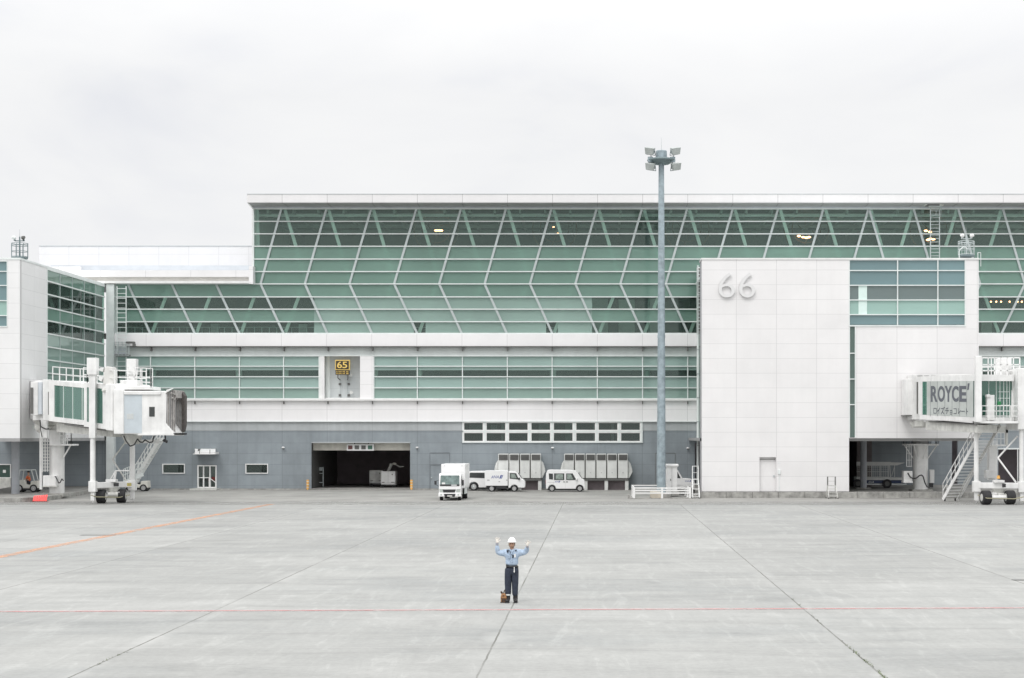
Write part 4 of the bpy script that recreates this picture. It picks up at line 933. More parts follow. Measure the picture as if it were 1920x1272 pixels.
MB().box(cw+.05, cw+.20, .02, .14, 1.10, 1.50).bar((cw, .2, 1.55), (cw+.12, .08, 1.5), .03).bar((cw, .2, 1.05), (cw+.12, .08, 1.12), .03).build('wing_mirror', blackp, BT, bevel=.02)
MB().box(-cw-.32, -cw-.16, -.05, .05, 1.16, 1.44).bar((-cw, .2, 1.5), (-cw-.24, .0, 1.42), .025).bar((-cw, .2, 1.05), (-cw-.24, .0, 1.16), .025).build('wing_mirror', blackp, BT, bevel=.02)
# -- vehicle nose behind the cabinet
PV = thing('small_truck', 'white cab nose of a small truck half hidden behind the equipment cabinet', 'truck', (X(1279, 130), 130, 0), local=True)
MB().prism([(-1.6, .4), (-1.0, .4), (-.95, .9), (-.62, .95), (-.5, .55), (.0, .45)]+arch(.45, .36, .45)+[(.95, .48), (1.0, .85), (.9, 1.22), (.45, 1.30), (.0, 1.32), (-.35, 1.95), (-.6, 2.05), (-1.6, 2.05)], (-.7, .7)).build('cab', carw, PV, bevel=.04)
glass_plate([(-.9, 1.35), (-.15, 1.32), (-.45, 1.9), (-.9, 1.95)], -.702, PV, car_dark)
wheel(.45, -.68, .3, .18, PV); wheel(.45, .68, .3, .18, PV, s=1)
MB().box(-1.4, .9, -.5, .5, .25, .5).build('chassis', blackp, PV)
text('lettering', 'ANA', .18, .5, 1.05, 1.15, -.704, bluep, PV, depth=.006, shear=.3); MB().prism([(.54, 1.03), (.62, 1.03), (.68, 1.17), (.60, 1.17)], (-.71, -.704)).build('airline_mark', bluep, PV)

# -- tow tractors
def tractor(px, D, z0, label, flip=False, canopy=True):
    t = thing('tow_tractor', label, 'tow tractor', (X(px, D), D, z0), local=True, group='white tow tractors')
    s = -1 if flip else 1
    body = [(-.95, .30), (-.93, .62), (-.75, .92), (-.1, .98), (.05, .62), (.35, .55), (.42, .86), (.95, .90), (1.0, .30)]
    MB().prism([(s*x_, z_) for x_, z_ in body], (-.5, .5)).build('body', mat('tractor_cream', (.72, .71, .65), .45, var=.05) if 'tractor_cream' not in MATS else MATS['tractor_cream'], t, bevel=.05)
    for x_ in (-.5, .62):
        for yy in (-.5, .5): wheel(s*x_, yy*1.05, .30, .2, t, s=-1 if yy < 0 else 1)
    MB().box(-.9, .9, -.4, .4, .15, .4).build('chassis', blackp, t)
    MB().box(s*.08-.22, s*.08+.22, -.35, .35, .62, .75).build('seat', blackp, t, bevel=.03)
    if canopy:
        mb = MB()
        for yy in (-.45, .45): mb.path([(s*-.55, yy, .95), (s*-.45, yy, 1.72), (s*.45, yy, 1.72), (s*.66, yy, .9)], .035)
        mb.box(-.47, .47, -.47, .47, 1.71, 1.76); mb.build('canopy_frame', trim, t)
    return t
TT = tractor(52, 127, .31, 'white tow tractor with a driver in orange under the left pier')
TT2 = tractor(258, 137.5, 0, 'cream tow tractor nose poking out behind the left jetway legs', canopy=False)
# driver
pd = thing('person', 'driver in an orange vest seated on the tow tractor under the left pier', 'person', (X(52, 127), 127, .31), local=True)
skin('body', [(.08, 0, .82, .14, .12), (.08, 0, 1.05, .15, .1), (.07, 0, 1.22, .15, .09), (.06, 0, 1.36, .05), (.06, 0, 1.48, .085, .09), (.06, 0, 1.58, .07),
              (.06, -.18, 1.2, .06), (-.08, -.24, 1.02, .045), (-.24, -.2, 1.02, .035), (.06, .18, 1.2, .06), (-.08, .24, 1.02, .045), (-.24, .2, 1.02, .035),
              (.0, -.12, .76, .09), (-.38, -.14, .78, .07), (-.42, -.14, .45, .05), (.0, .12, .76, .09), (-.38, .14, .78, .07), (-.42, .14, .45, .05)],
     [(0, 1), (1, 2), (2, 3), (3, 4), (4, 5), (2, 6), (6, 7), (7, 8), (2, 9), (9, 10), (10, 11), (0, 12), (12, 13), (13, 14), (0, 15), (15, 16), (16, 17)], skin_m, pd, levels=1)
skin('vest', [(.08, 0, .80, .17, .15), (.08, 0, 1.05, .18, .13), (.07, 0, 1.24, .17, .11), (.06, -.19, 1.22, .085), (-.05, -.25, 1.06, .07), (.06, .19, 1.22, .085), (-.05, .25, 1.06, .07)], [(0, 1), (1, 2), (2, 3), (3, 4), (2, 5), (5, 6)], orangev, pd, levels=1)
skin('trousers', [(.06, 0, .78, .15), (.0, -.12, .78, .10), (-.38, -.14, .80, .08), (-.42, -.14, .48, .065), (.0, .12, .78, .10), (-.38, .14, .80, .08), (-.42, .14, .48, .065)], [(0, 1), (1, 2), (2, 3), (0, 4), (4, 5), (5, 6)], navy, pd, levels=1)
MB().sphere((.06, 0, 1.53), .13, sc_=(1.1, 1, .9), z0=0).build('helmet', blackp, pd, smooth=True)

# -- red glowing panels on the kerb
t = thing('red_light_panel', 'row of glowing red panels standing on the kerb edge at the left', 'light panel', (X(75, 116.3), 116.3, 0))
for k in range(6):
    a = 61.5+k*4.4; D = 115.6
    MB().quad(W(a+2.4, 930.2-k*.4, D), W(a+5.3, 930-k*.4, D), W(a+3.0, 939.2, D-.1), W(a, 939.3, D-.1), (0, .08, 0)).build('panel', redp, t)
MB().pbox(60, 88, 939.4, 940.6, 115.45, .35).build('base', redl, t)

# -- baggage conveyor trailer under the 66 pier
t = thing('belt_loader', 'belt loader with pale mesh canopy and dark blue chassis under the 66 pier', 'belt loader', (X(1655, 132.3), 132.3, .43))
DT = 132.3
MB().pbox(1606, 1697, 900.8, 907, DT, 1.8).build('chassis', mat('dark_blue_paint', (.03, .05, .12), .4, var=.08), t, bevel=.04)
MB().pbox(1612, 1700, 907, 909.5, DT+.05, 1.6).build('skirt', trim, t)
MB().pbox(1606, 1698, 896, 900.6, DT-.03, 1.9).build('deck', unitm, t)
cg = MB()
for x in (1625, 1634.5, 1650.5, 1666): cg.pbox(x-.5, x+.5, 873, 896, DT, .05); cg.pbox(x-.5, x+.5, 873, 896, DT+1.7, .05)
for y in (874, 885, 895): cg.pbox(1606, 1667, y-.5, y+.5, DT, .05); cg.pbox(1606, 1667, y-.5, y+.5, DT+1.7, .05)
for k in range(16): cg.pbox(1607+k*3.8, 1607.4+k*3.8, 874, 895, DT+.02, .02)
for k in range(5): cg.pbox(1607, 1667, 877+k*4, 877.4+k*4, DT+.02, .02)
cg.pbox(1677, 1678, 873, 896, DT, .05); cg.build('mesh_side', unitm, t)
MB().hexa([W(1606, 873, DT-.05), W(1675, 873, DT-.05), W(1670, 866.5, DT-.05), W(1606, 866, DT-.05), W(1606, 873, DT+1.9), W(1675, 873, DT+1.9), W(1670, 866.5, DT+1.9), W(1606, 866, DT+1.9)]).hexa([W(1670, 873, DT-.04), W(1682, 873, DT-.04), W(1697, 868, DT-.04), W(1670, 867, DT-.04), W(1670, 873, DT+1.8), W(1682, 873, DT+1.8), W(1697, 868, DT+1.8), W(1670, 867, DT+1.8)]).build('canopy', unitm, t)
MB().bar(W(1668, 873, DT), W(1670, 896, DT), .06).bar(W(1672, 893, DT), W(1677, 876, DT), .04).build('prop', unitm, t)
for px in (1663.5, 1609): 
    c0 = W(px, 907.3, DT-.12); c0.z = .43+.37
    o = MB().tube(c0, c0+Vector((0, .3, 0)), .37, n=20).build('wheel', black, t, smooth=True); MB().tube(c0-Vector((0, .01, 0)), c0, .2, n=14).build('rim', louv, o)
text('lettering', 'ANA', X(1627.5, DT), X(1638.5, DT), Z(906.3, DT), Z(902.2, DT), DT-.005, trim, t, depth=.006, shear=.3)
MB().pbox(1602, 1608, 894, 900, DT+.2, .8).build('headlight', lampoff, t)

# -- loading bay contents
def uld(px0, px1, py0, py1, D, label, m):
    t = thing('baggage_container', label, 'container', (X((px0+px1)/2, D), D, .1), 'white baggage containers in the loading bay')
    MB().pbox(px0, px1, py0, py1, D, 1.5).build('shell', m, t, bevel=.06)
    mb = MB()
    for x in (px0+1, (px0+px1)/2, px1-1): mb.pbox(x-.2, x+.2, py0+1, py1-1, D-.02, .03)
    for y in (py0+3, py1-3.5): mb.pbox(px0+1, px1-1, y-.2, y+.2, D-.02, .03)
    mb.build('seams', MATS['wheel_grey'], t)
    MB().pbox(px0+2, px0+7, py1-4, py1-2.6, D-.03, .02).pbox(px1-8, px1-2, py1-4, py1-2.6, D-.03, .02).pbox(px1-7, px1-5, py0+5, py0+7, D-.03, .02).build('latch', louv, t)
    MB().pbox(px0+1, px1+1, py1, py1+1.4, D, 1.5).build('trolley_deck', hub, t)
    for x in (px0+3, px1-3): MB().tube((X(x, D), D+.1, .1+.17), (X(x, D), D+.25, .1+.17), .17, n=12).tube((X(x, D), D+1.2, .1+.17), (X(x, D), D+1.35, .1+.17), .17, n=12).build('wheel', black, t)
    MB().box(X(px0+2, D), X(px1-2, D), D+.1, D+1.4, .25, Z(py1, D)).build('undercarriage', blackp, t)
uld(713.8, 741.5, 884, 908, 144.4, 'white baggage container on a trolley, nearer one in the loading bay', white)
uld(692.3, 718, 882, 905, 146.6, 'duller white baggage container on a trolley, left and behind in the loading bay', dirty)
t = thing('hose_arm', 'pale jointed hose arm rising behind the baggage containers in the loading bay', 'hose arm', W(727, 884, 146))
MB().tube(W(727, 886, 146), W(734, 870, 146), .14, .16, n=10).build('arm', dirty, t, smooth=True)
MB().path([W(734, 870, 146), W(742, 871.5, 145.9), W(750, 876, 145.8), W(757, 875, 145.7)], .05).build('hose', dirty, t); MB().sphere(W(739.5, 869.5, 145.9), .13, sc_=(1.5, 1, .8)).build('nozzle', cream, t)
t = thing('parts_rack', 'dim metal rack standing inside the left end of the loading bay', 'rack', W(601, 914, 145.5))
mb = MB()
for x in (595.5, 606): mb.bar(W(x, 876, 145.5), (X(x, 145.5), 145.5, .1), .08)
for y in (877, 888, 905): mb.bar(W(595.5, y, 145.5), W(606, y, 145.5), .07)
mb.build('frame', alum, t); MB().pbox(598, 604, 878, 883, 145.4, .3).build('bin', alum, t)
def bollard(px, label):
    D = 140.7; t = thing('bollard', label, 'bollard', (X(px, D), D, 0), 'orange bollards guarding the loading bay')
    MB().tube((X(px, D), D, 0), (X(px, D), D, Z(900, D)), .115, n=16).build('post', orange, t, smooth=True, bevel=.03)
    mb = MB()
    for k in range(3): mb.tube((X(px, D), D, .22+k*.24), (X(px, D), D, .27+k*.24), .119, n=16)
    mb.build('stripes', cream, t)
bollard(577, 'orange-yellow bollard at the left jamb of the loading bay'); bollard(771.5, 'orange-yellow bollard at the right jamb of the loading bay')
t = thing('step_block', 'small pale box standing on the road against the wall at the left', 'box', (X(361, 139.6), 139.6, 0)) if False else None

# -- step ladders
def step_ladder(px, D, wpx, htop, label, m, m2):
    x = X(px, D); wd = wpx*D/F; t = thing('step_ladder', label, 'step ladder', (x, D, 0), local=True)
    h = htop; hp = h*.60
    for s in (-1, 1):
        MB().bar((s*wd/2, -.45, .06), (s*wd/2*.85, .25, hp), .05).build('front_leg', m, t)
        MB().bar((s*wd/2, .75, .06), (s*wd/2*.85, .5, hp), .05).build('rear_leg', m, t)
        MB().bar((s*wd/2*.85, .25, hp), (s*wd/2*.85, .25, h), .04).bar((s*wd/2*.85, .6, hp), (s*wd/2*.85, .6, h), .04).bar((s*wd/2*.85, .25, h), (s*wd/2*.85, .6, h), .04).build('handrail', m2, t)
        MB().tube((s*wd/2, -.47, .06), (s*wd/2+.04*s, -.47, .06), .06, n=10).tube((s*wd/2, .75, .06), (s*wd/2+.04*s, .75, .06), .06, n=10).build('castor', black, t)
    for k in range(1, 4):
        f = k/4; MB().box(-wd/2*.92, wd/2*.92, -.45+.7*f-.08, -.45+.7*f+.1, hp*f-.02, hp*f+.02).build('tread', m, t)
    MB().box(-wd/2*.9, wd/2*.9, .2, .62, hp-.03, hp+.02).build('platform', m, t)
    MB().bar((-wd/2*.85, .6, h), (wd/2*.85, .6, h), .04).bar((-wd/2*.85, .6, (h+hp)/2), (wd/2*.85, .6, (h+hp)/2), .03).bar((-wd/2, .75, .3), (wd/2, .75, .3), .04).bar((-wd/2, -.4, .2), (wd/2, -.4, .2), .04).build('cross_brace', m, t)
step_ladder(1304.5, 121.6, 13, 2.42, 'tall white platform step ladder at the left foot of the 66 pier', white, white)
step_ladder(1560.5, 121.5, 17, 1.62, 'short grey platform step ladder with castors standing against the kerb of the 66 pier', dirty, louv)

# ------------------------------------------------------------------ jetways
def rail_run(t, pts, h, n, m=jet_white, r=.03, mid=(.5,), name='guard_rail'):
    mb = MB()
    for a, b_ in zip(pts, pts[1:]):
        a, b_ = Vector(a), Vector(b_); k_ = max(1, round((b_-a).length/n))
        for k in range(k_+1): p = a.lerp(b_, k/k_); mb.bar(p, p+Vector((0, 0, h)), r*2)
        for f in (1.0,)+mid: mb.bar(a+Vector((0, 0, h*f)), b_+Vector((0, 0, h*f)), r*2)
    return mb.build(name, m, t)
def bogie(t, pl, pr, zbeam, wheels, gz=0):
    """cross beam between two lift columns, a turntable frame and the pair of tyres"""
    pl, pr = Vector(pl), Vector(pr); d = (pr-pl).normalized(); n_ = Vector((d.y, -d.x, 0))
    b = MB().bar(pl+Vector((0, 0, zbeam)), pr+Vector((0, 0, zbeam)), .42, .40).build('cross_beam', jet_white, t, bevel=.03)
    for p in (pl, pr):
        MB().bar(p+Vector((0, 0, zbeam-.45)), p+Vector((0, 0, zbeam+.3)), .5).build('beam_sleeve', jet_white, b, bevel=.03)
        MB().bar(p+Vector((0, 0, .22)), p+Vector((0, 0, zbeam-.4)), .26).tube(p+Vector((0, 0, .08)), p+Vector((0, 0, .24)), .05, n=8).build('jack_foot', jet_white, b, bevel=.02)
    c = (pl+pr)/2
    MB().tube(c+Vector((0, 0, .75)), c+Vector((0, 0, zbeam-.2)), .35, .5, n=16).build('turntable', dirty, b, smooth=True)
    wx = Vector((1, .12, 0)).normalized()
    a0, a1 = Vector(wheels[0]), Vector(wheels[1])
    ax = MB().tube(a0+Vector((0, 0, .50)), a1+Vector((0, 0, .50)), .14, n=12).bar(c+wx*-.5+Vector((0, 0, .62)), c+wx*.5+Vector((0, 0, .62)), .55, .35).build('axle_frame', jet_white, t, bevel=.03)
    MB().tube(c+wx*-.1+Vector((-.1, -.45, .62)), c+wx*.45+Vector((0, -.4, .60)), .17, n=12).tube(c+Vector((-.6, -.3, .75)), c+Vector((-.4, -.4, .45)), .08, n=8).build('drive_motor', dirty, ax, smooth=True)
    for a in (a0, a1):
        o = MB().tube(a-wx*.30+Vector((0, 0, .50)), a+wx*.30+Vector((0, 0, .50)), .48, n=24).build('tyre', black, t, smooth=True, bevel=.08, seg=3)
        MB().tube(a-wx*.31+Vector((0, 0, .50)), a-wx*.2+Vector((0, 0, .50)), .26, n=16).tube(a+wx*.2+Vector((0, 0, .5)), a+wx*.31+Vector((0, 0, .5)), .26, n=16).build('rim', dirty, o)
    hoop = MB().path([pl+Vector((0, -.5, .62)), a0+Vector((-.1, -.75, .48)), a1+Vector((.1, -.75, .42)), pr+Vector((0, -.7, .55))], .03).build('bumper_rod', mat('rod_khaki', (.35, .33, .22), .5, var=.05) if 'rod_khaki' not in MATS else MATS['rod_khaki'], t)
    m_ = c-n_*0+Vector((0, 0, 0))
    MB().box(c.x+.15, c.x+.5, c.y-.36, c.y-.30, zbeam-.1, zbeam+.14).build('control_panel', blackp, b)
    MB().box(c.x+.95, c.x+1.25, c.y+.10, c.y+.16, zbeam-.1, zbeam+.12).build('warning_plate', mat('khaki_yellow', (.42, .36, .12), .6, var=.2, vs_=9) if 'khaki_yellow' not in MATS else MATS['khaki_yellow'], b)
    MB().box(c.x-.4, c.x+.3, c.y-.4, c.y+.2, zbeam+.2, zbeam+.38).build('valve_box', jet_white, b, bevel=.02)
def stairs(t, top, foot, wd, n, m, m2, side=(0, 1, 0), rail_h=.95, rails=(0, 1)):
    top, foot = Vector(top), Vector(foot); sd_ = Vector(side)*wd
    for k in (0, 1): MB().bar(top+sd_*k, foot+sd_*k, .06, .24).build('stringer', m, t)
    mb = MB(); d = (foot-top)
    ud = Vector((d.x, d.y, 0)).normalized()
    for i in range(1, n):
        p = top+d*(i/n); q = p+sd_; a = ud*.13; mb.hexa([p-a+Vector((0, 0, -.015)), q-a+Vector((0, 0, -.015)), q+a+Vector((0, 0, -.015)), p+a+Vector((0, 0, -.015)), p-a+Vector((0, 0, .02)), q-a+Vector((0, 0, .02)), q+a+Vector((0, 0, .02)), p+a+Vector((0, 0, .02))])
    mb.build('treads', m2, t)
    up = Vector((0, 0, rail_h))
    for k in rails:
        mb = MB(); a, b_ = top+sd_*k, foot+sd_*k
        for f in (1, .55): mb.bar(a+up*f, b_+up*f, .045)
        for i in range(0, 11): p = a.lerp(b_, i/10); mb.bar(p, p+up, .04)
        mb.build('handrail', m, t)
def pedestal(t, x, y, z0, z1, r, platz, m=jet_white):
    MB().tube((x, y, z0), (x, y, z1), r, n=28).build('pedestal', m, t, smooth=True)
    MB().box(x-r*1.35, x+r*1.35, y-r*1.35, y+r*1.35, z0-.15, z0+.12).build('pedestal_base', concrete, t, bevel=.03)
    MB().tube((x, y, platz-.06), (x, y, platz+.06), r+.85, n=12).build('service_platform', m, t)
    pts_ = [(x+(r+.8)*math.cos(a*math.pi/6+.26), y+(r+.8)*math.sin(a*math.pi/6+.26), platz+.06) for a in range(13)]
    rail_run(t, pts_, 1.05, 1.2, m, r=.022, mid=(.5,), name='platform_rail')
    mb = MB()
    for a in range(8): a_ = a*math.pi/4+.2; mb.bar((x+r*math.cos(a_), y+r*math.sin(a_), platz-1.1), (x+(r+.75)*math.cos(a_), y+(r+.75)*math.sin(a_), platz-.05), .06)
    mb.build('platform_brace', m, t)

# ---- left jetway
J = thing('jetway', 'white passenger boarding bridge with green glass sides at the left pier', 'jetway', (-40.6, 121.8, 0))
MB().tube((-40.5, 121.9, .31), (-40.5, 121.9, 5.6), .55, n=28).build('pedestal', jet_white, J, smooth=True)
MB().box(-41.3, -39.8, 121.1, 122.7, .15, .42).build('pedestal_base', concrete, J, bevel=.03)
MB().pbox(92.5, 113, 806, 836, 121.2, 1.4).build('pedestal_head', jet_white, J, bevel=.04)
MB().pbox(100, 134, 833, 836, 121.1, 1.7).build('service_platform', jet_white, J); MB().pbox(110, 128, 806, 811, 121.2, 1.2).build('pedestal_arm', jet_white, J)
rail_run(J, [W(112, 833, 121.15), W(133.5, 833, 121.15), W(133.5, 833, 122.7), W(112, 833, 122.7)], .93, .28, jet_white, r=.025, mid=(.66, .33), name='platform_rail')
MB().bar(W(119, 858, 121.6), W(132, 836, 121.6), .09).build('platform_brace', jet_white, J)
MB().box(-42.66, -41.2, 122.3, 123.9, 5.95, 8.85).build('link_corridor', jet_white, J, bevel=.03)
MB().pbox(58, 71, 716.5, 779, 119.3, .9).build('corridor_end', jet_white, J, bevel=.03); MB().pbox(57.0, 61.8, 727, 776, 119.24, .06).build('dark_slot', louv, J)
MB().pbox(71.6, 78, 717, 777, 119.35, .5).build('corridor_joint', ledge, J); MB().pbox(90, 91.4, 735, 778, 119.0, .1).build('joint_line', louv, J)
MB().pbox(80, 94.5, 712, 789, 119.05, .4).build('rotunda_frame', jet_white, J, bevel=.03)
MB().tube((-40.75, 121.1, 5.85), (-40.75, 121.1, 8.8), 1.22, n=32).build('rotunda', jet_white, J, smooth=True)
MB().tube((-40.75, 121.1, 5.5), (-40.75, 121.1, 5.86), .9, 1.25, n=24).build('rotunda_base', dirty, J, smooth=True)
ax = Vector((.717, -.697, 0)); nr = Vector((-.697, -.717, 0))    # along the tunnel, and its near side
s0 = Vector((-40.7, 120.6, 0))
def tp(a, off, z): return s0+ax*a+nr*off+Vector((0, 0, z))       # tunnel point: distance, lateral, height
zf = lambda a: 5.92-.065*(a-3.4)      # floor line
HW = 1.3
def tunnel(a0, a1, hw, dz0, dz1, gdz0, gdz1, g0, g1, name):
    o = MB().quad(tp(a0, hw, zf(a0)+dz0+.35), tp(a1, hw, zf(a1)+dz0+.35), tp(a1, hw, zf(a1)+dz0), tp(a0, hw, zf(a0)+dz0), -nr*2*hw)   # floor beam
    o.quad(tp(a0, hw, zf(a0)+dz1), tp(a1, hw, zf(a1)+dz1), tp(a1, hw, zf(a1)+dz1-.32), tp(a0, hw, zf(a0)+dz1-.32), -nr*2*hw)
    for (p, q) in ((a0, g0), (g1, a1)):
        for sd_ in (1, -1):
            th = -nr*.1*sd_; o.quad(tp(p, hw*sd_, zf(p)+dz1-.32), tp(q, hw*sd_, zf(q)+dz1-.32), tp(q, hw*sd_, zf(q)+dz0+.35), tp(p, hw*sd_, zf(p)+dz0+.35), th)
    o = o.build(name, jet_white, J)
    for sd_ in (1, -1):
        MB().quad(tp(g0, hw*sd_*.97, zf(g0)+dz1-.32), tp(g1, hw*sd_*.97, zf(g1)+dz1-.32), tp(g1, hw*sd_*.97, zf(g1)+dz0+.35), tp(g0, hw*sd_*.97, zf(g0)+dz0+.35), -nr*.03*sd_).build('glass_side', jet_gl, o)
        mb = MB(); k = g0+1.35
        while k < g1-.2: mb.quad(tp(k-.014, hw*sd_, zf(k)+dz1-.32), tp(k+.014, hw*sd_, zf(k)+dz1-.32), tp(k+.014, hw*sd_, zf(k)+dz0+.35), tp(k-.014, hw*sd_, zf(k)+dz0+.35), -nr*.05*sd_); k += 1.35
        mb.build('glass_joint', strutm, o)
    return o
tunnel(2.6, 8.0, HW, -.19, 2.75, 0, 0, 3.4, 7.85, 'inner_tunnel')
tunnel(7.9, 11.7, HW+.1, -.27, 2.82, 0, 0, 8.3, 10.5, 'outer_tunnel')
MB().quad(tp(11.0, HW+.16, zf(11)+2.87), tp(11.9, HW+.16, zf(11.9)+2.87), tp(11.9, HW+.16, zf(11.9)-.32), tp(11.0, HW+.16, zf(11)-.32), -nr*2.9).build('tunnel_collar', jet_white, J, bevel=.04)
# girder below and cable tray
MB().quad(tp(3.0, .9, zf(3)-.28), tp(11, .9, zf(11)-.35), tp(11, .9, zf(11)-.80), tp(3.0, .9, zf(3)-.95), -nr*1.6).build('under_girder', dirty, J)
MB().path([tp(5, HW+.02, zf(5)-.28), tp(10.8, HW+.02, zf(10.8)-.36)], .05).build('cable_tray', louv, J)
MB().tube((-41.5, 121.2, 5.3), (-40.6, 120.6, 5.8), .5, n=12).build('hinge_gear', dirty, J)
rail_run(J, [tp(3.0, HW-.1, zf(3)+2.75), tp(8, HW-.1, zf(8)+2.75), tp(11.8, HW-.1, zf(11.8)+2.82)], 1.0, 1.1)
rail_run(J, [tp(3.0, -HW+.1, zf(3)+2.75), tp(8, -HW+.1, zf(8)+2.75), tp(11.8, -HW+.1, zf(11.8)+2.82)], 1.0, 1.1)
# lift columns
cl_, cr_ = Vector((X(174.3, 112.6), 112.6, 0)), Vector((X(248.5, 115.2), 115.2, 0))
for c0, yt in ((cl_, 671.5), (cr_, 673.5)):
    D = c0.y; zt_ = Z(yt, D); zmid = Z(700, D)
    o = MB().bar(c0+Vector((0, 0, Z(703, D))), c0+Vector((0, 0, zt_)), .66).build('lift_column', jet_white, J, bevel=.02)
    MB().bar(c0+Vector((0, 0, Z(822, D))), c0+Vector((0, 0, Z(703, D)+.02)), .44).build('column_sleeve', jet_white, o, bevel=.02)
    MB().tube(c0+Vector((0, 0, 1.3)), c0+Vector((0, 0, Z(821, D))), .17, n=16).bar(c0+Vector((-.12, 0, 1.3)), c0+Vector((-.12, 0, Z(822, D))), .12).build('column_leg', jet_white, o, smooth=False)
pa, pb = Vector((X(189, 113.2), 113.3, 0)), Vector((X(227, 114), 114.1, 0))
bogie(J, cl_, cr_, 1.28, (pa, pb))
# floodlight and air unit beside the near column
MB().hexa([W(186, 693, 111.7), W(192, 688, 111.7), W(201.5, 686.5, 111.7), W(213, 689, 111.7), W(197, 724, 112.8), W(195, 724, 112.9), W(200, 723, 112.9), W(213, 724, 112.8)]) if False else None
MB().prism([(X(192.5, 112), Z(722, 112)), (X(196, 112), Z(689, 112)), (X(200, 112), Z(687.3, 112)), (X(211, 112), Z(688.5, 112)), (X(213.5, 112), Z(705, 112)), (X(211, 112), Z(722, 112)), (X(204, 112), Z(724.5, 112))], (112, 112.9)).build('air_unit', mat('warm_white', (.68, .675, .65), .5, var=.05), J, bevel=.05)
MB().prism([(X(184, 112), Z(694, 112)), (X(189, 112), Z(689, 112)), (X(195, 112), Z(690, 112)), (X(192, 112), Z(697.5, 112))], (112, 112.6)).prism([(X(184, 112), Z(712, 112)), (X(186, 112), Z(706, 112)), (X(193, 112), Z(709, 112)), (X(190, 112), Z(716, 112))], (112, 112.6)).build('unit_vent', jet_white, J)
MB().path([W(192, 733, 112), W(200, 731, 112), W(210, 733, 112)], .12).pbox(200, 214, 727.5, 731, 112, .5).build('pipework', dirty, J)
# cab
DC = 111.2
cab = MB().prism([(X(213, DC), Z(732.5, DC)), (X(232, DC), Z(733, DC)), (X(309, DC), Z(733.5, DC)), (X(312.5, DC), Z(738, DC)), (X(311.5, DC), Z(794, DC)), (X(326, DC), Z(812.5, DC)), (X(325, DC), Z(817, DC)), (X(258, DC), Z(814.5, DC)), (X(213, DC), Z(814, DC))], (DC, DC+3.0)).build('cab', jet_white, J, bevel=.05)
MB().pbox(213, 232, 730, 814.3, DC-.08, 3.15).build('cab_pillar', jet_white, J, bevel=.05)
MB().pbox(233, 266, 737, 812.5, DC-.02, .05).build('roller_shutter', curtain_blue, J)
mb = MB()
for k in range(8): mb.pbox(238+k*1.6, 238.8+k*1.6, 776, 786, DC-.04, .03)
mb.build('vent_grille', unitm, J)
MB().pbox(279.5, 290, 763, 781.5, DC-.03, .05).build('cab_window', car_dark, J, bevel=.04)
MB().pbox(258, 326, 813.5, 816.5, DC-.1, .15).build('bumper_strip', jet_white, J)
MB().pbox(232, 301, 733.5, 740.5, DC-.12, .3).build('gutter', jet_white, J, bevel=.04)
MB().pbox(225, 258, 713, 726, DC+1.0, 1.4).build('roof_box', jet_white, J, bevel=.05)
MB().pbox(216, 282, 724.5, 731, DC+.1, 2.7).build('roof_deck', jet_white, J, bevel=.04)
rail_run(J, [W(240, 724, DC+2.8), W(286, 726, DC+2.8)], 1.3, .45, mid=(.5, .25)); rail_run(J, [W(266, 725.5, DC+.3), W(283, 727, DC+.3), W(283, 727, DC+2.8)], 1.3, .42, mid=(.5, .25))
# bellows canopy
hood = MB().hexa([W(310, 738, DC-.1), W(322, 730, DC-.1), W(327, 728, DC+.2), W(312, 731, DC-.1), W(310, 738, DC+3), W(322, 730, DC+3), W(327, 728, DC+3), W(312, 731, DC+3)]).build('canopy_hood', jet_white, J)
prof = lambda k: (312.5+k*1.5, 736-k*1.1 if k < 5 else 731, 795+k*3.8 if k < 5 else 814)
for k in range(9):
    x0_, t0, b0 = prof(k*.9); dx = .9
    D_ = DC-.02+k*.05
    tt, bb = Z(t0+(.0 if k % 2 else 1.0), DC), Z(min(b0, 813), DC)
    xx = X(x0_, DC)
    MB().box(xx, xx+.055, D_+(.0 if k % 2 else .09), DC+.55, bb, tt).box(xx, xx+.055, DC+2.5, DC+3.0, bb, tt).box(xx, xx+.055, DC+.55, DC+2.5, tt-.5, tt).build('bellows_fold', bellow if k % 3 else soffit, J)
MB().prism([(X(325, DC), Z(733, DC)), (X(330, DC), Z(741, DC)), (X(330, DC), Z(796, DC)), (X(327, DC), Z(810, DC)), (X(324.5, DC), Z(808, DC)), (X(324.5, DC), Z(760, DC)), (X(323, DC), Z(752, DC))], (DC+2.3, DC+3.0)).build('bellows_bumper', mat('dark_brown_bellows', (.09, .08, .075), .8, var=.2, vs_=4), J, bevel=.03)
MB().path([W(321, 737, DC-.15), W(329, 741, DC+.5), W(328, 751, DC+.5), W(323, 746, DC-.15)], .05).build('canopy_arm', bellow, J)
MB().prism([(X(324, DC), Z(812, DC)), (X(331, DC), Z(812, DC)), (X(330, DC), Z(816, DC)), (X(325, DC), Z(815.5, DC))], (DC, DC+2.9)).build('docking_bumper', black, J, bevel=.04)
# turning gear, cables under the cab
MB().tube(W(248, 833, 113), W(248, 815, 113), .45, .75, n=16).build('cab_turning_gear', dirty, J, smooth=True)
MB().path([W(232, 817, 112), W(236, 827, 112), W(244, 837, 112), W(252, 834, 112), W(258, 823, 112), W(262, 829, 112), W(267, 830, 112), W(272, 825, 112), W(280, 830, 112), W(286, 829, 112), W(289, 817, 112)], .045).build('cable', blackp, J)
MB().tube(W(309, 829, 112), W(311, 825, 112), .2, .16, n=12).tube(W(310, 825, 112), W(310, 814, 112), .05, n=8).build('alarm_horn', blackp, J)
MB().bar(W(250, 828, 113.4), W(298, 828, 113.4), .12, .25).build('under_beam', jet_white, J)
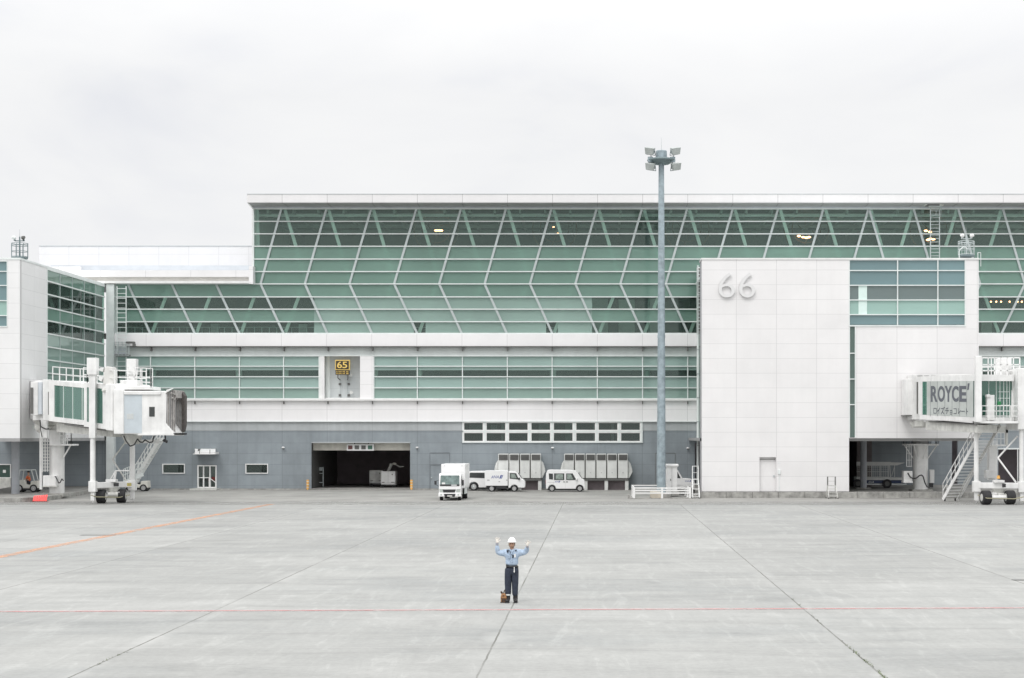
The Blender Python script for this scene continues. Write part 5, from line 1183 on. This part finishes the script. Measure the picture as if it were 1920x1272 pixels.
# stairs behind (from the cab down towards the left)
stairs(J, W(300, 822, 116.3), (X(205, 116.3)+1.4, 116.3, .9), .9, 20, white, trim, rail_h=.95)
stairs(J, W(268, 890, 115.3), (X(232, 115.3), 115.3, 1.4), .05, 6, trim, trim, rails=(0,))
MB().path([W(236, 828, 114.8), W(211, 862, 114.8), W(238, 904, 114.8)], .05).build('hinged_arm', dirty, J)
MB().path([W(205, 903, 114.5), W(217, 883, 114.5), W(242, 883, 114.5)], .05).path([W(217, 883, 114.5), W(214, 903, 114.5)], .09).build('brace_frame', jet_white, J)
# cabinet on the pedestal, ladder, corridor fender
MB().pbox(80.5, 105, 892, 911.5, 121.0, .9).build('control_cabinet', jet_white, J, bevel=.03); MB().pbox(80, 106, 911.5, 913.5, 120.95, 1.0).build('cabinet_shelf', dirty, J)
MB().path([W(103, 893, 120.9), W(106, 897, 120.9), W(110, 906, 120.9), W(113, 905, 120.9), W(116, 898, 120.9), W(119, 902, 120.9)], .04).build('cable', blackp, J)
mb = MB()
for x in (75, 80, 84.5, 89): mb.bar((X(x, 121.2), 121.2, Z(885, 121.2)), (X(x, 121.2), 121.2, Z(820, 121.2)), .05)
for y in range(822, 888, 6): mb.bar(W(75, y, 121.2), W(93, y, 121.2), .05)
mb.build('ladder_cage', jet_white, J)
MB().pbox(74, 78.5, 820, 918, 121.4, .2).build('ladder_post', jet_white, J)
MB().pbox(75, 88, 784, 821, 119.6, .3).build('corridor_bracket', jet_white, J)
MB().path([W(75, 788, 119.4), W(76, 800, 119.4), W(86, 805, 119.4), W(92, 804, 119.4)], .05).path([W(75, 788, 119.4), W(76, 806, 119.4), W(79, 820, 119.4)], .035).build('cable', blackp, J)
MB().pbox(111, 134, 810.5, 832, 121, .05).build('hidden_platform_plate', jet_white, J) if False else None

# ---- right jetway
K = thing('jetway', 'white passenger boarding bridge with a chocolate advertisement at the 66 pier', 'jetway', (24.3, 126, 0))
pedestal(K, X(1726, 126.5), 126.5, .43, 5.5, .58, Z(834, 126.5))
MB().box(X(1698, 121.5), X(1712, 121.5), 121.3, 123.15, Z(779, 121.5), Z(711, 121.5)).build('link_corridor', jet_white, K, bevel=.03)
MB().pbox(1698, 1711, 778.5, 780.5, 121.2, 1.9).build('corridor_sill', louv, K)
MB().box(X(1711, 121), X(1728, 121), 120.9, 123.15, Z(787, 121), Z(703, 121)).build('link_frame', jet_white, K, bevel=.02)
MB().pbox(1719, 1721, 712, 776, 120.85, .1).build('joint_line', louv, K)
DKa, DKb = 119.5, 110.9
bk = Vector((2.4, .6, 0))
def kq(px0, px1, y0l, y0r, y1l, y1r, f0=0, th=None, dl=DKa, dr=DKb):
    # quad on the near side face of the tunnel (photo columns 1717..1842 run from the far to the near end)
    def dd(px): f = (px-1717)/(1842-1717); a, b_ = W(1717, 700, dl), W(1842, 700, dr); return (dl*(1)*(dr))/(dr+(dl-dr)*f) if False else None
    return None
def kp(px, py, off=0.0):   # point on the face plane through the two ends
    a = Vector((X(1722, DKa), DKa)); b_ = Vector((X(1840, DKb), DKb)); m_ = (px-VX)/F
    # intersect ray x = m*y with the line a-b
    d = b_-a; k = (m_*a.y-a.x)/(d.x-m_*d.y); p = a+d*k
    D = p.y-off; return Vector((p.x, p.y-off, H+(VY-py)*p.y/F))
th = Vector((2.7, .5, 0))
K1 = MB().quad(kp(1718, 706), kp(1831, 702.5), kp(1831, 714.5), kp(1718, 716.5), th)
K1.quad(kp(1724, 777.5), kp(1831, 783), kp(1831, 790.5), kp(1724, 786.5), th)
K1.quad(kp(1722, 716.5), kp(1729.5, 716), kp(1729.5, 778), kp(1722, 777.5), (.1, .1, 0)).quad(kp(1826.8, 714.5), kp(1831, 714.5), kp(1831, 784), kp(1826.8, 783), (.1, .1, 0)).build('inner_tunnel', jet_white, K)
PN = MB().quad(kp(1730, 715.5), kp(1826.5, 714.5), kp(1826.5, 782.6), kp(1730, 778), (.12, .12, 0)).build('glass_side', jet_gl, K)
MB().quad(kp(1737.5, 715.3, .05), kp(1825, 714.5, .05), kp(1825, 782.5, .05), kp(1737.5, 778.3, .05), (.02, .03, 0)).build('advertising_film', film, PN)
mb = MB()
for x in (1744, 1757, 1771, 1784.5, 1798, 1812, 1824.5): mb.quad(kp(x-.18, 715.3, .08), kp(x+.18, 715.3, .08), kp(x+.18, 781, .08), kp(x-.18, 781, .08), (.01, .02, 0))
mb.build('panel_joint', greysign, PN)
# advertisement lettering laid on the tunnel face
def face_text(s, px0, px1, py0, py1, m, bold=0.0, shear=0, dyr=0):
    cu = bpy.data.curves.new('t', 'FONT'); cu.body = s; cu.extrude = 0; cu.offset = bold; cu.resolution_u = 6
    to = bpy.data.objects.new('t', cu); C.objects.link(to); bpy.context.view_layer.update()
    me = bpy.data.meshes.new_from_object(to.evaluated_get(bpy.context.evaluated_depsgraph_get())); bpy.data.objects.remove(to)
    xs = [v.co.x for v in me.vertices]; ys = [v.co.y for v in me.vertices]; ax_, bx, ay, by = min(xs), max(xs), min(ys), max(ys)
    n_ = len(me.vertices); fr = []; bk_ = []
    for v in me.vertices:
        px = px0+(v.co.x-ax_)/(bx-ax_)*(px1-px0); f = (px-px0)/(px1-px0)
        py = py1+(py0-py1)*(v.co.y-ay)/(by-ay)+dyr*f
        fr.append(kp(px, py, .075)); bk_.append(kp(px, py, .055))
    fs = [tuple(p.vertices) for p in me.polygons]; ec = {}
    for f in fs:
        for a, b_ in zip(f, f[1:]+f[:1]): ec[frozenset((a, b_))] = ec.get(frozenset((a, b_)), 0)+1
    allf = fs+[tuple(i+n_ for i in f[::-1]) for f in fs]+[(a, b_, b_+n_, a+n_) for f in fs for a, b_ in zip(f, f[1:]+f[:1]) if ec[frozenset((a, b_))] == 1]
    bpy.data.meshes.remove(me)
    return MB().add(fr+bk_, allf).build('lettering', m, PN)
xs_ = [(1745, 1757.5), (1758, 1771), (1771, 1784.5), (1784.5, 1797), (1798.5, 1811.5)]
for ch, (a, b_) in zip('ROYCE', xs_): face_text(ch, a, b_, 724, 754, greysign, bold=.035)
MB().quad(kp(1814, 719, .075), kp(1817.6, 719, .075), kp(1816, 731, .075), kp(1813, 732, .075), (.005, .02, 0)).build('lettering', greysign, PN)
# katakana drawn stroke by stroke: ロ イ ズ チ ョ コ レ ー ト in a 10 x 10 cell
kata = [[(1, 9, 9, 9), (1, 9, 1, 1), (9, 9, 9, 1), (1, 1, 9, 1)],
        [(9, 10, 5, 6), (5, 6, 1, 4), (6, 7, 6, 0)],
        [(1, 9, 8, 9), (8, 9, 5, 4), (5, 4, 1, 0), (5, 4, 9, 0), (8.5, 11, 9.2, 9.6), (10, 11, 10.7, 9.6)],
        [(8, 10, 2, 8.6), (0, 5.6, 10, 5.6), (5, 9, 5, 3), (5, 3, 3, 0)],
        [(2, 6, 8, 6), (2, 3, 8, 3), (2, 0, 8, 0), (8, 6, 8, 0)],
        [(1, 9, 9, 9), (9, 9, 9, 1), (1, 1, 9, 1)],
        [(2, 10, 2, 1), (2, 1, 9, 6)],
        [(0, 5, 10, 5)],
        [(4, 10, 4, 0), (4, 6, 8, 4)]]
cx = [1749.5, 1756, 1763.5, 1772, 1779.5, 1787, 1795, 1802, 1809]
mb = MB()
for gl_, c0 in zip(kata, cx):
    for (xa, ya, xb, yb) in gl_:
        f = (c0-1749)/60; P = lambda xx, yy: kp(c0+xx*.66, 776.2+f*1.0-yy*1.12, .07)
        mb.bar(P(xa, ya), P(xb, yb), .05, .02, up=(0, 1, 0)) if False else mb.bar(P(xa, ya), P(xb, yb), .02, .055)
mb.build('lettering', greysign, PN)
# girder, roof units, outer tunnel, post
MB().quad(kp(1738, 789, -.5), kp(1836, 797, -.5), kp(1836, 812, -.5), kp(1738, 806, -.5), (1.4, .3, 0)).build('under_girder', dirty, K)
MB().quad(kp(1741, 790, 0), kp(1830, 796, 0), kp(1830, 797.5, 0), kp(1741, 792, 0), (.1, .1, 0)).build('cable_tray', louv, K)
MB().pbox(1716, 1732, 789, 800, 121, 1.2).tube(W(1726, 802, 122), W(1726, 792, 122), .7, .85, n=16).build('hinge_gear', dirty, K)
mb = MB()
for k in range(5): mb.quad(kp(1721+k*12.5, 704.6, -.2), kp(1730+k*12.5, 704.4, -.2), kp(1730+k*12.5, 706, -.2), kp(1721+k*12.5, 706.2, -.2), (.1, .3, 0))
mb.build('roof_slots', louv, K)
MB().quad(kp(1716, 703, -.3), kp(1782, 702, -.3), kp(1782, 704.2, -.3), kp(1716, 704.6, -.3), (2, .3, 0)).build('roof_cover', jet_white, K)
DQ = 112.5
MB().pbox(1829.5, 1841, 668, 792, 110.6, .45).build('lift_column', jet_white, K, bevel=.03)
MB().pbox(1841, 1912, 706, 715, DQ, 2.8).build('roof_edge_beam', jet_white, K, bevel=.03)
MB().pbox(1841, 1912, 786, 795, DQ, 2.8).build('floor_edge_beam', jet_white, K, bevel=.03)
MB().pbox(1841, 1898, 715, 786, DQ+.1, .04).build('glass_side', jet_gl, K); MB().pbox(1841, 1898, 715, 786, DQ+2.7, .04).build('glass_side', jet_gl, K)
mb = MB()
for x in (1854, 1868, 1875, 1882, 1888, 1893): mb.pbox(x-.5, x+.5, 715, 786, DQ+.05, .06)
for y in (735, 747, 760): mb.pbox(1872, 1893, y-.4, y+.4, DQ+.04, .06)
mb.build('glass_joint', strutm, K)
MB().pbox(1898, 1906, 715, 732, DQ-.05, .4).pbox(1896.5, 1902, 732, 790, DQ-.02, .3).build('door_frame', jet_white, K); MB().pbox(1902, 1909, 732, 762, DQ, .1).build('door_window', car_dark, K)
MB().pbox(1908.5, 1985, 690, 806, DQ-1.2, 3.2).build('cab', jet_white, K, bevel=.05)
rail_run(K, [W(1841, 706, DQ+.2), W(1912, 706, DQ+.2)], 1.3, .42, mid=(.62, .3), r=.035); rail_run(K, [W(1841, 706, DQ+2.5), W(1912, 706, DQ+2.5)], 1.3, .6, mid=(.5,), r=.03)
MB().pbox(1872, 1897, 672, 706, DQ+.8, .9).build('roof_unit', jet_white, K, bevel=.04)
MB().pbox(1850, 1857, 740, 745, DQ-1.1, .0001+.5).pbox(1851, 1865, 741, 788, DQ-1.0, .5).build('switch_cabinet', jet_white, K, bevel=.03)
MB().pbox(1871, 1877, 753, 760, DQ-.9, .2).build('green_lamp', green_p, K, bevel=.03)
MB().pbox(1840, 1909, 790, 794, DQ-1.4, 1.4).build('landing', jet_white, K)
rail_run(K, [W(1840.5, 790, DQ-1.35), W(1909, 790, DQ-1.35)], 1.05, .52, mid=(.66, .33), r=.025)
stairs(K, W(1846, 797, 113.4), (X(1768, 117), 117.0, .12), 1.5, 24, jet_white, jet_white, side=(.85, .53, 0), rail_h=1.15, rails=(0,))
MB().tube((X(1770, 117), 116.9, .1), (X(1770, 117)+.08, 116.9, .1), .1, n=12).tube((X(1790, 117.5), 117.5, .1), (X(1790, 117.5)+.08, 117.5, .1), .1, n=12).build('stair_castor', black, K)
MB().path([W(1856, 799, 113.9), W(1876, 799, 113.9), W(1840, 855, 115.5), W(1808, 905, 117), W(1797, 936, 117.6)], .05).build('stair_backing_rail', dirty, K)
kl, kr = Vector((X(1830.5, 112.6), 112.6, 0)), Vector((X(1915.5, 111.6), 111.6, 0))
for c0, yt in ((kl, 800), (kr, 790)):
    D = c0.y; MB().tube(c0+Vector((0, 0, 1.3)), c0+Vector((0, 0, Z(yt-10, D))), .16, n=16).bar(c0+Vector((.0, .12, 1.3)), c0+Vector((0, .12, Z(yt-10, D))), .22).build('column_leg', jet_white, K)
bogie(K, kl, kr, 1.28, (Vector((X(1848.5, 111), 111.0, 0)), Vector((X(1893.5, 111.4), 111.4, 0))))
MB().path([W(1908, 818, 112.2), W(1871, 859, 112.2), W(1905, 905, 111.8)], .06).build('hinged_arm', jet_white, K)
MB().tube(W(1872, 898, 111.3), W(1872, 892, 111.3), .12, .09, n=12).build('warning_lamp', orange, K)
# second pedestal seen behind, with its cabinet
MB().pbox(1855, 1870, 836, 900, 118, .7).build('support_post', jet_white, K); MB().pbox(1849, 1870, 882, 897, 117.3, .6).build('control_cabinet', jet_white, K, bevel=.02)
rail_run(K, [W(1862, 834, 118), W(1884, 834, 118)], .85, .3, mid=(.5,), r=.018); MB().pbox(1860, 1886, 834, 837, 117.8, 1.2).build('service_platform', jet_white, K)
MB().pbox(1886, 1890, 800, 836, 118, .3).pbox(1845, 1890, 798, 812, 118, 1).build('under_frame', dirty, K)
# ladder, cabinet, cable on the right pedestal
mb = MB()
for x in (1700, 1704.5, 1708.5): mb.bar(W(x, 834, 125.6), W(x, 875, 125.6), .045)
for y in (838, 850, 863, 875): mb.bar(W(1700, y, 125.6), W(1710, y, 125.6), .045)
mb.build('ladder_cage', jet_white, K)
MB().pbox(1694.5, 1711, 883.5, 903, 125.3, .8).build('control_cabinet', jet_white, K, bevel=.02); MB().pbox(1694, 1712, 903, 905.5, 125.2, .9).build('cabinet_shelf', jet_white, K)
MB().pbox(1744.5, 1752, 881, 906, 126, .4).build('control_cabinet', jet_white, K, bevel=.02); MB().pbox(1743, 1750, 906, 914, 126.1, .3).build('junction_box', blackp, K)
MB().path([W(1702, 887, 125.1), W(1706, 894, 125.1), W(1712, 898, 125.1), W(1718, 897, 125.1), W(1724, 892, 125.1), W(1728, 891, 125.1), W(1731, 894, 125.1), W(1734, 905, 125.1), W(1738, 913, 125.1), W(1743, 914, 125.4)], .05).build('cable', blackp, K)

# ------------------------------------------------------------------ the ground handler
PX, PD = X(959.8, 46.45), 46.45
P = thing('person', 'ground handler in white helmet, light blue shirt and navy trousers waving both gloved hands', 'person', (PX, PD, 0), local=True)
sh, el, wr = (-.19, .02, 1.47), (-.405, -.02, 1.435), (-.42, -.05, 1.685)
sh2, el2, wr2 = (.19, .02, 1.47), (.415, -.02, 1.46), (.445, -.15, 1.62)
body = [(0, .01, 1.0, .08, .07), (0, .01, 1.20, .09, .07), (0, .015, 1.40, .09, .06), (0, .01, 1.53, .055), (0, -.005, 1.62, .082, .095), (0, -.01, 1.72, .090, .10), (0, .0, 1.79, .06),
        (*sh, .035), (-.40, -.01, 1.45, .028), (*wr, .028), (-.415, -.06, 1.76, .03, .018), (*sh2, .035), (.40, -.01, 1.46, .028), (*wr2, .028), (.465, -.18, 1.685, .03, .018),
        (-.10, .01, .90, .05), (-.105, .0, .52, .035), (-.105, .03, .12, .025), (-.11, -.06, .06, .02), (.085, .01, .90, .05), (.085, .0, .52, .035), (.09, .03, .12, .025), (.10, -.06, .06, .02)]
skin('body', body, [(0, 1), (1, 2), (2, 3), (3, 4), (4, 5), (5, 6), (2, 7), (7, 8), (8, 9), (9, 10), (2, 11), (11, 12), (12, 13), (13, 14), (0, 15), (15, 16), (16, 17), (17, 18), (0, 19), (19, 20), (20, 21), (21, 22)], skin_m, P)
face = MB().sphere((-.033, -.093, 1.685), .014).sphere((.033, -.093, 1.685), .014).build('eyes', blackp, P)
MB().prism([(-.012, 1.64), (.012, 1.64), (.004, 1.69), (-.004, 1.69)], (-.122, -.08)).build('nose', skin_m, P, bevel=.004)
MB().box(-.026, .026, -.094, -.08, 1.605, 1.613).build('mouth', leather, P)
MB().sphere((-.083, .0, 1.665), .028, sc_=(.5, 1, 1.3)).sphere((.083, .0, 1.665), .028, sc_=(.5, 1, 1.3)).build('ears', skin_m, P, smooth=True)
skin('shirt', [(0, .01, 1.05, .185, .145), (0, .0, 1.14, .205, .155), (0, .005, 1.28, .19, .14), (0, .015, 1.41, .185, .13), (0, .015, 1.485, .11, .095), (-.18, .02, 1.45, .115, .105), (-.30, .0, 1.41, .10), (-.405, -.02, 1.43, .088), (-.415, -.035, 1.54, .074), (-.42, -.05, 1.66, .054),
                (.18, .02, 1.45, .115, .105), (.30, .0, 1.425, .10), (.41, -.02, 1.455, .088), (.43, -.08, 1.53, .074), (.445, -.135, 1.60, .054)],
     [(0, 1), (1, 2), (2, 3), (3, 4), (3, 5), (5, 6), (6, 7), (7, 8), (8, 9), (3, 10), (10, 11), (11, 12), (12, 13), (13, 14)], shirt_m, P)
MB().tube((-.42, -.052, 1.655), (-.42, -.055, 1.70), .046, .042, n=14).build('cuff', mat('grey_cuff', (.30, .33, .38), .8, var=.05), P, smooth=True)
MB().tube((.444, -.13, 1.590), (.449, -.155, 1.625), .046, .042, n=14).build('cuff', MATS['grey_cuff'], P, smooth=True)
MB().add([(-.07, -.085, 1.50), (-.015, -.115, 1.45), (0, -.10, 1.50), (-.06, -.04, 1.545)], [(0, 1, 2, 3)]).add([(.07, -.085, 1.50), (.015, -.115, 1.45), (0, -.10, 1.50), (.06, -.04, 1.545)], [(0, 1, 2, 3)]).build('collar', shirt_m, P)
MB().prism([(-.15, 1.50), (-.085, 1.515), (-.09, 1.45), (-.13, 1.43)], (-.125, -.085)).prism([(.09, 1.51), (.15, 1.52), (.14, 1.48), (.10, 1.47)], (-.12, -.085)).build('shoulder_strap', navy, P, bevel=.008)
MB().box(-.009, .012, -.145, -.11, 1.12, 1.47).build('placket', shirt_m, P)
MB().box(-.115, -.03, -.148, -.12, 1.27, 1.37).build('pocket', shirt_m, P, bevel=.01)
MB().box(.025, .055, -.152, -.12, 1.29, 1.38).build('radio', blackp, P, bevel=.005); MB().box(.075, .115, -.15, -.12, 1.30, 1.40).build('id_card', white, P)
MB().path([(-.06, -.10, 1.51), (-.02, -.14, 1.40), (.03, -.15, 1.34)], .006, n=6).build('lanyard', navy, P)
skin('trousers', [(0, .01, 1.06, .19, .14), (0, .01, .97, .20, .15), (-.10, .01, .86, .125), (-.11, .0, .55, .105), (-.105, .01, .17, .088), (.085, .01, .86, .125), (.09, .0, .55, .102), (.09, .01, .17, .086)],
     [(0, 1), (1, 2), (2, 3), (3, 4), (1, 5), (5, 6), (6, 7)], navy, P)
MB().box(-.205, -.17, -.06, .07, .52, .74).box(.155, .185, -.06, .07, .52, .74).build('cargo_pocket', navy, P, bevel=.012)
MB().torus((0, .0, 1.045), .150, .024, n=28, k=8).build('belt', blackp, P, smooth=True)
mb = MB().box(.065, .085, -.155, -.14, .92, 1.03).prism([(.055, .90), (.075, .86), (.092, .90), (.088, .93), (.065, .93)], (-.16, -.145)); mb.build('belt_tag', white, P)
MB().box(-.16, -.145, -.10, -.03, 1.0, 1.10).box(.155, .185, -.06, .04, .93, 1.04).build('belt_pouch', blackp, P)
for s, x in ((-1, -.115), (1, .100)):
    skin('boot', [(x, .02, .26, .075), (x, .03, .08, .075), (x+s*.012, -.07, .06, .068, .058), (x+s*.02, -.16, .055, .060, .048)], [(0, 1), (1, 2), (2, 3)], boot_m, P)
    MB().box(x-.055+s*.01, x+.055+s*.01, -.20, .085, 0, .03).build('boot_sole', black, P, bevel=.01)
MB().tube((-.108, .01, .205), (-.108, .01, .245), .079, .080, n=16).build('ankle_band', trim, P, smooth=True)
# helmet and headset
h = MB().sphere((0, .0, 1.735), .118, n=24, m=9, sc_=(1.0, 1.2, 1.12), z0=0).build('helmet', helm, P, smooth=True)
MB().prism([(.125*math.cos(a*math.pi/10+math.pi), -.01+.18*math.sin(a*math.pi/10+math.pi)) for a in range(11)], (1.728, 1.745), axis='Z').build('brim', helm, h)
MB().bar((0, -.12, 1.83), (0, .12, 1.83), .03, .10).build('ridge', helm, h) if False else None
for s in (-1, 1): MB().tube((s*.082, .0, 1.665), (s*.115, .0, 1.66), .042, .036, n=14).build('ear_defender', mat('cream_ear', (.72, .68, .60), .5, var=0) if s < 0 else MATS['cream_ear'], P, smooth=True)
MB().path([(-.075, -.06, 1.62), (-.05, -.085, 1.585), (.05, -.085, 1.585), (.075, -.06, 1.62)], .006, n=6).path([(-.075, -.06, 1.62), (-.09, -.02, 1.72)], .005, n=6).path([(.075, -.06, 1.62), (.09, -.02, 1.72)], .005, n=6).build('chin_strap', blackp, P)
# gloved hands: palm, four fingers and a thumb each
def hand(w_, up, side, nrm, name='glove'):
    w_, up, side, nrm = Vector(w_), Vector(up).normalized(), Vector(side).normalized(), Vector(nrm).normalized()
    g = lambda u, s, n_: w_+up*u+side*s+nrm*n_
    pts_ = [(*g(-.02, 0, 0), .034), (*g(.03, 0, 0), .040, .022), (*g(.075, .0, 0), .044, .020)]; ed = [(0, 1), (1, 2)]
    for k, (s, ln, sp) in enumerate(((-.033, .070, -.40), (-.011, .082, -.12), (.012, .076, .14), (.034, .060, .42))):
        b_ = len(pts_); a = math.sin(sp); c_ = math.cos(sp)
        pts_ += [(*g(.088, s, 0), .0135), (*g(.088+ln*.5*c_, s+ln*.5*a, .006), .012), (*g(.088+ln*c_, s+ln*a, .018), .0095)]; ed += [(2, b_), (b_, b_+1), (b_+1, b_+2)]
    b_ = len(pts_); pts_ += [(*g(.04, -.046, .005), .015), (*g(.065, -.078, .012), .013), (*g(.09, -.098, .018), .010)]; ed += [(1, b_), (b_, b_+1), (b_+1, b_+2)]
    return skin(name, pts_, ed, glove_m, P)
hand((-.42, -.058, 1.715), (.05, -.08, 1), (-1, 0, .05), (0, -1, -.1))
hand((.452, -.165, 1.64), (.32, -.25, .9), (1, 0, -.3), (0, -1, -.3))
# bag by his feet
t = thing('bag', 'small brown leather work bag with upright handles beside the ground handler', 'bag', (PX-.235, PD-.02, 0), local=True)
MB().prism([(-.08, .0), (.08, .0), (.085, .16), (.05, .27), (-.06, .26), (-.085, .15)], (-.07, .07)).build('pouch', leather, t, bevel=.025, seg=3)
MB().box(-.09, .09, -.08, .08, 0, .03).build('base', leather_d, t, bevel=.01)
MB().prism([(-.07, .11), (.07, .11), (.06, .13), (-.06, .13)], (-.082, -.068)).box(-.05, .05, -.085, -.06, .04, .10).build('front_pocket', leather_d, t)
MB().path([(-.05, 0, .25), (-.085, 0, .31), (-.06, 0, .32), (-.02, 0, .26)], .014).path([(.0, 0, .26), (.02, 0, .34), (.05, -.01, .37), (.055, 0, .27)], .016).build('handle', leather_d, t)
MB().torus((.0, 0, .2), .062, .016, n=18).build('collar_strap', leather_d, t)
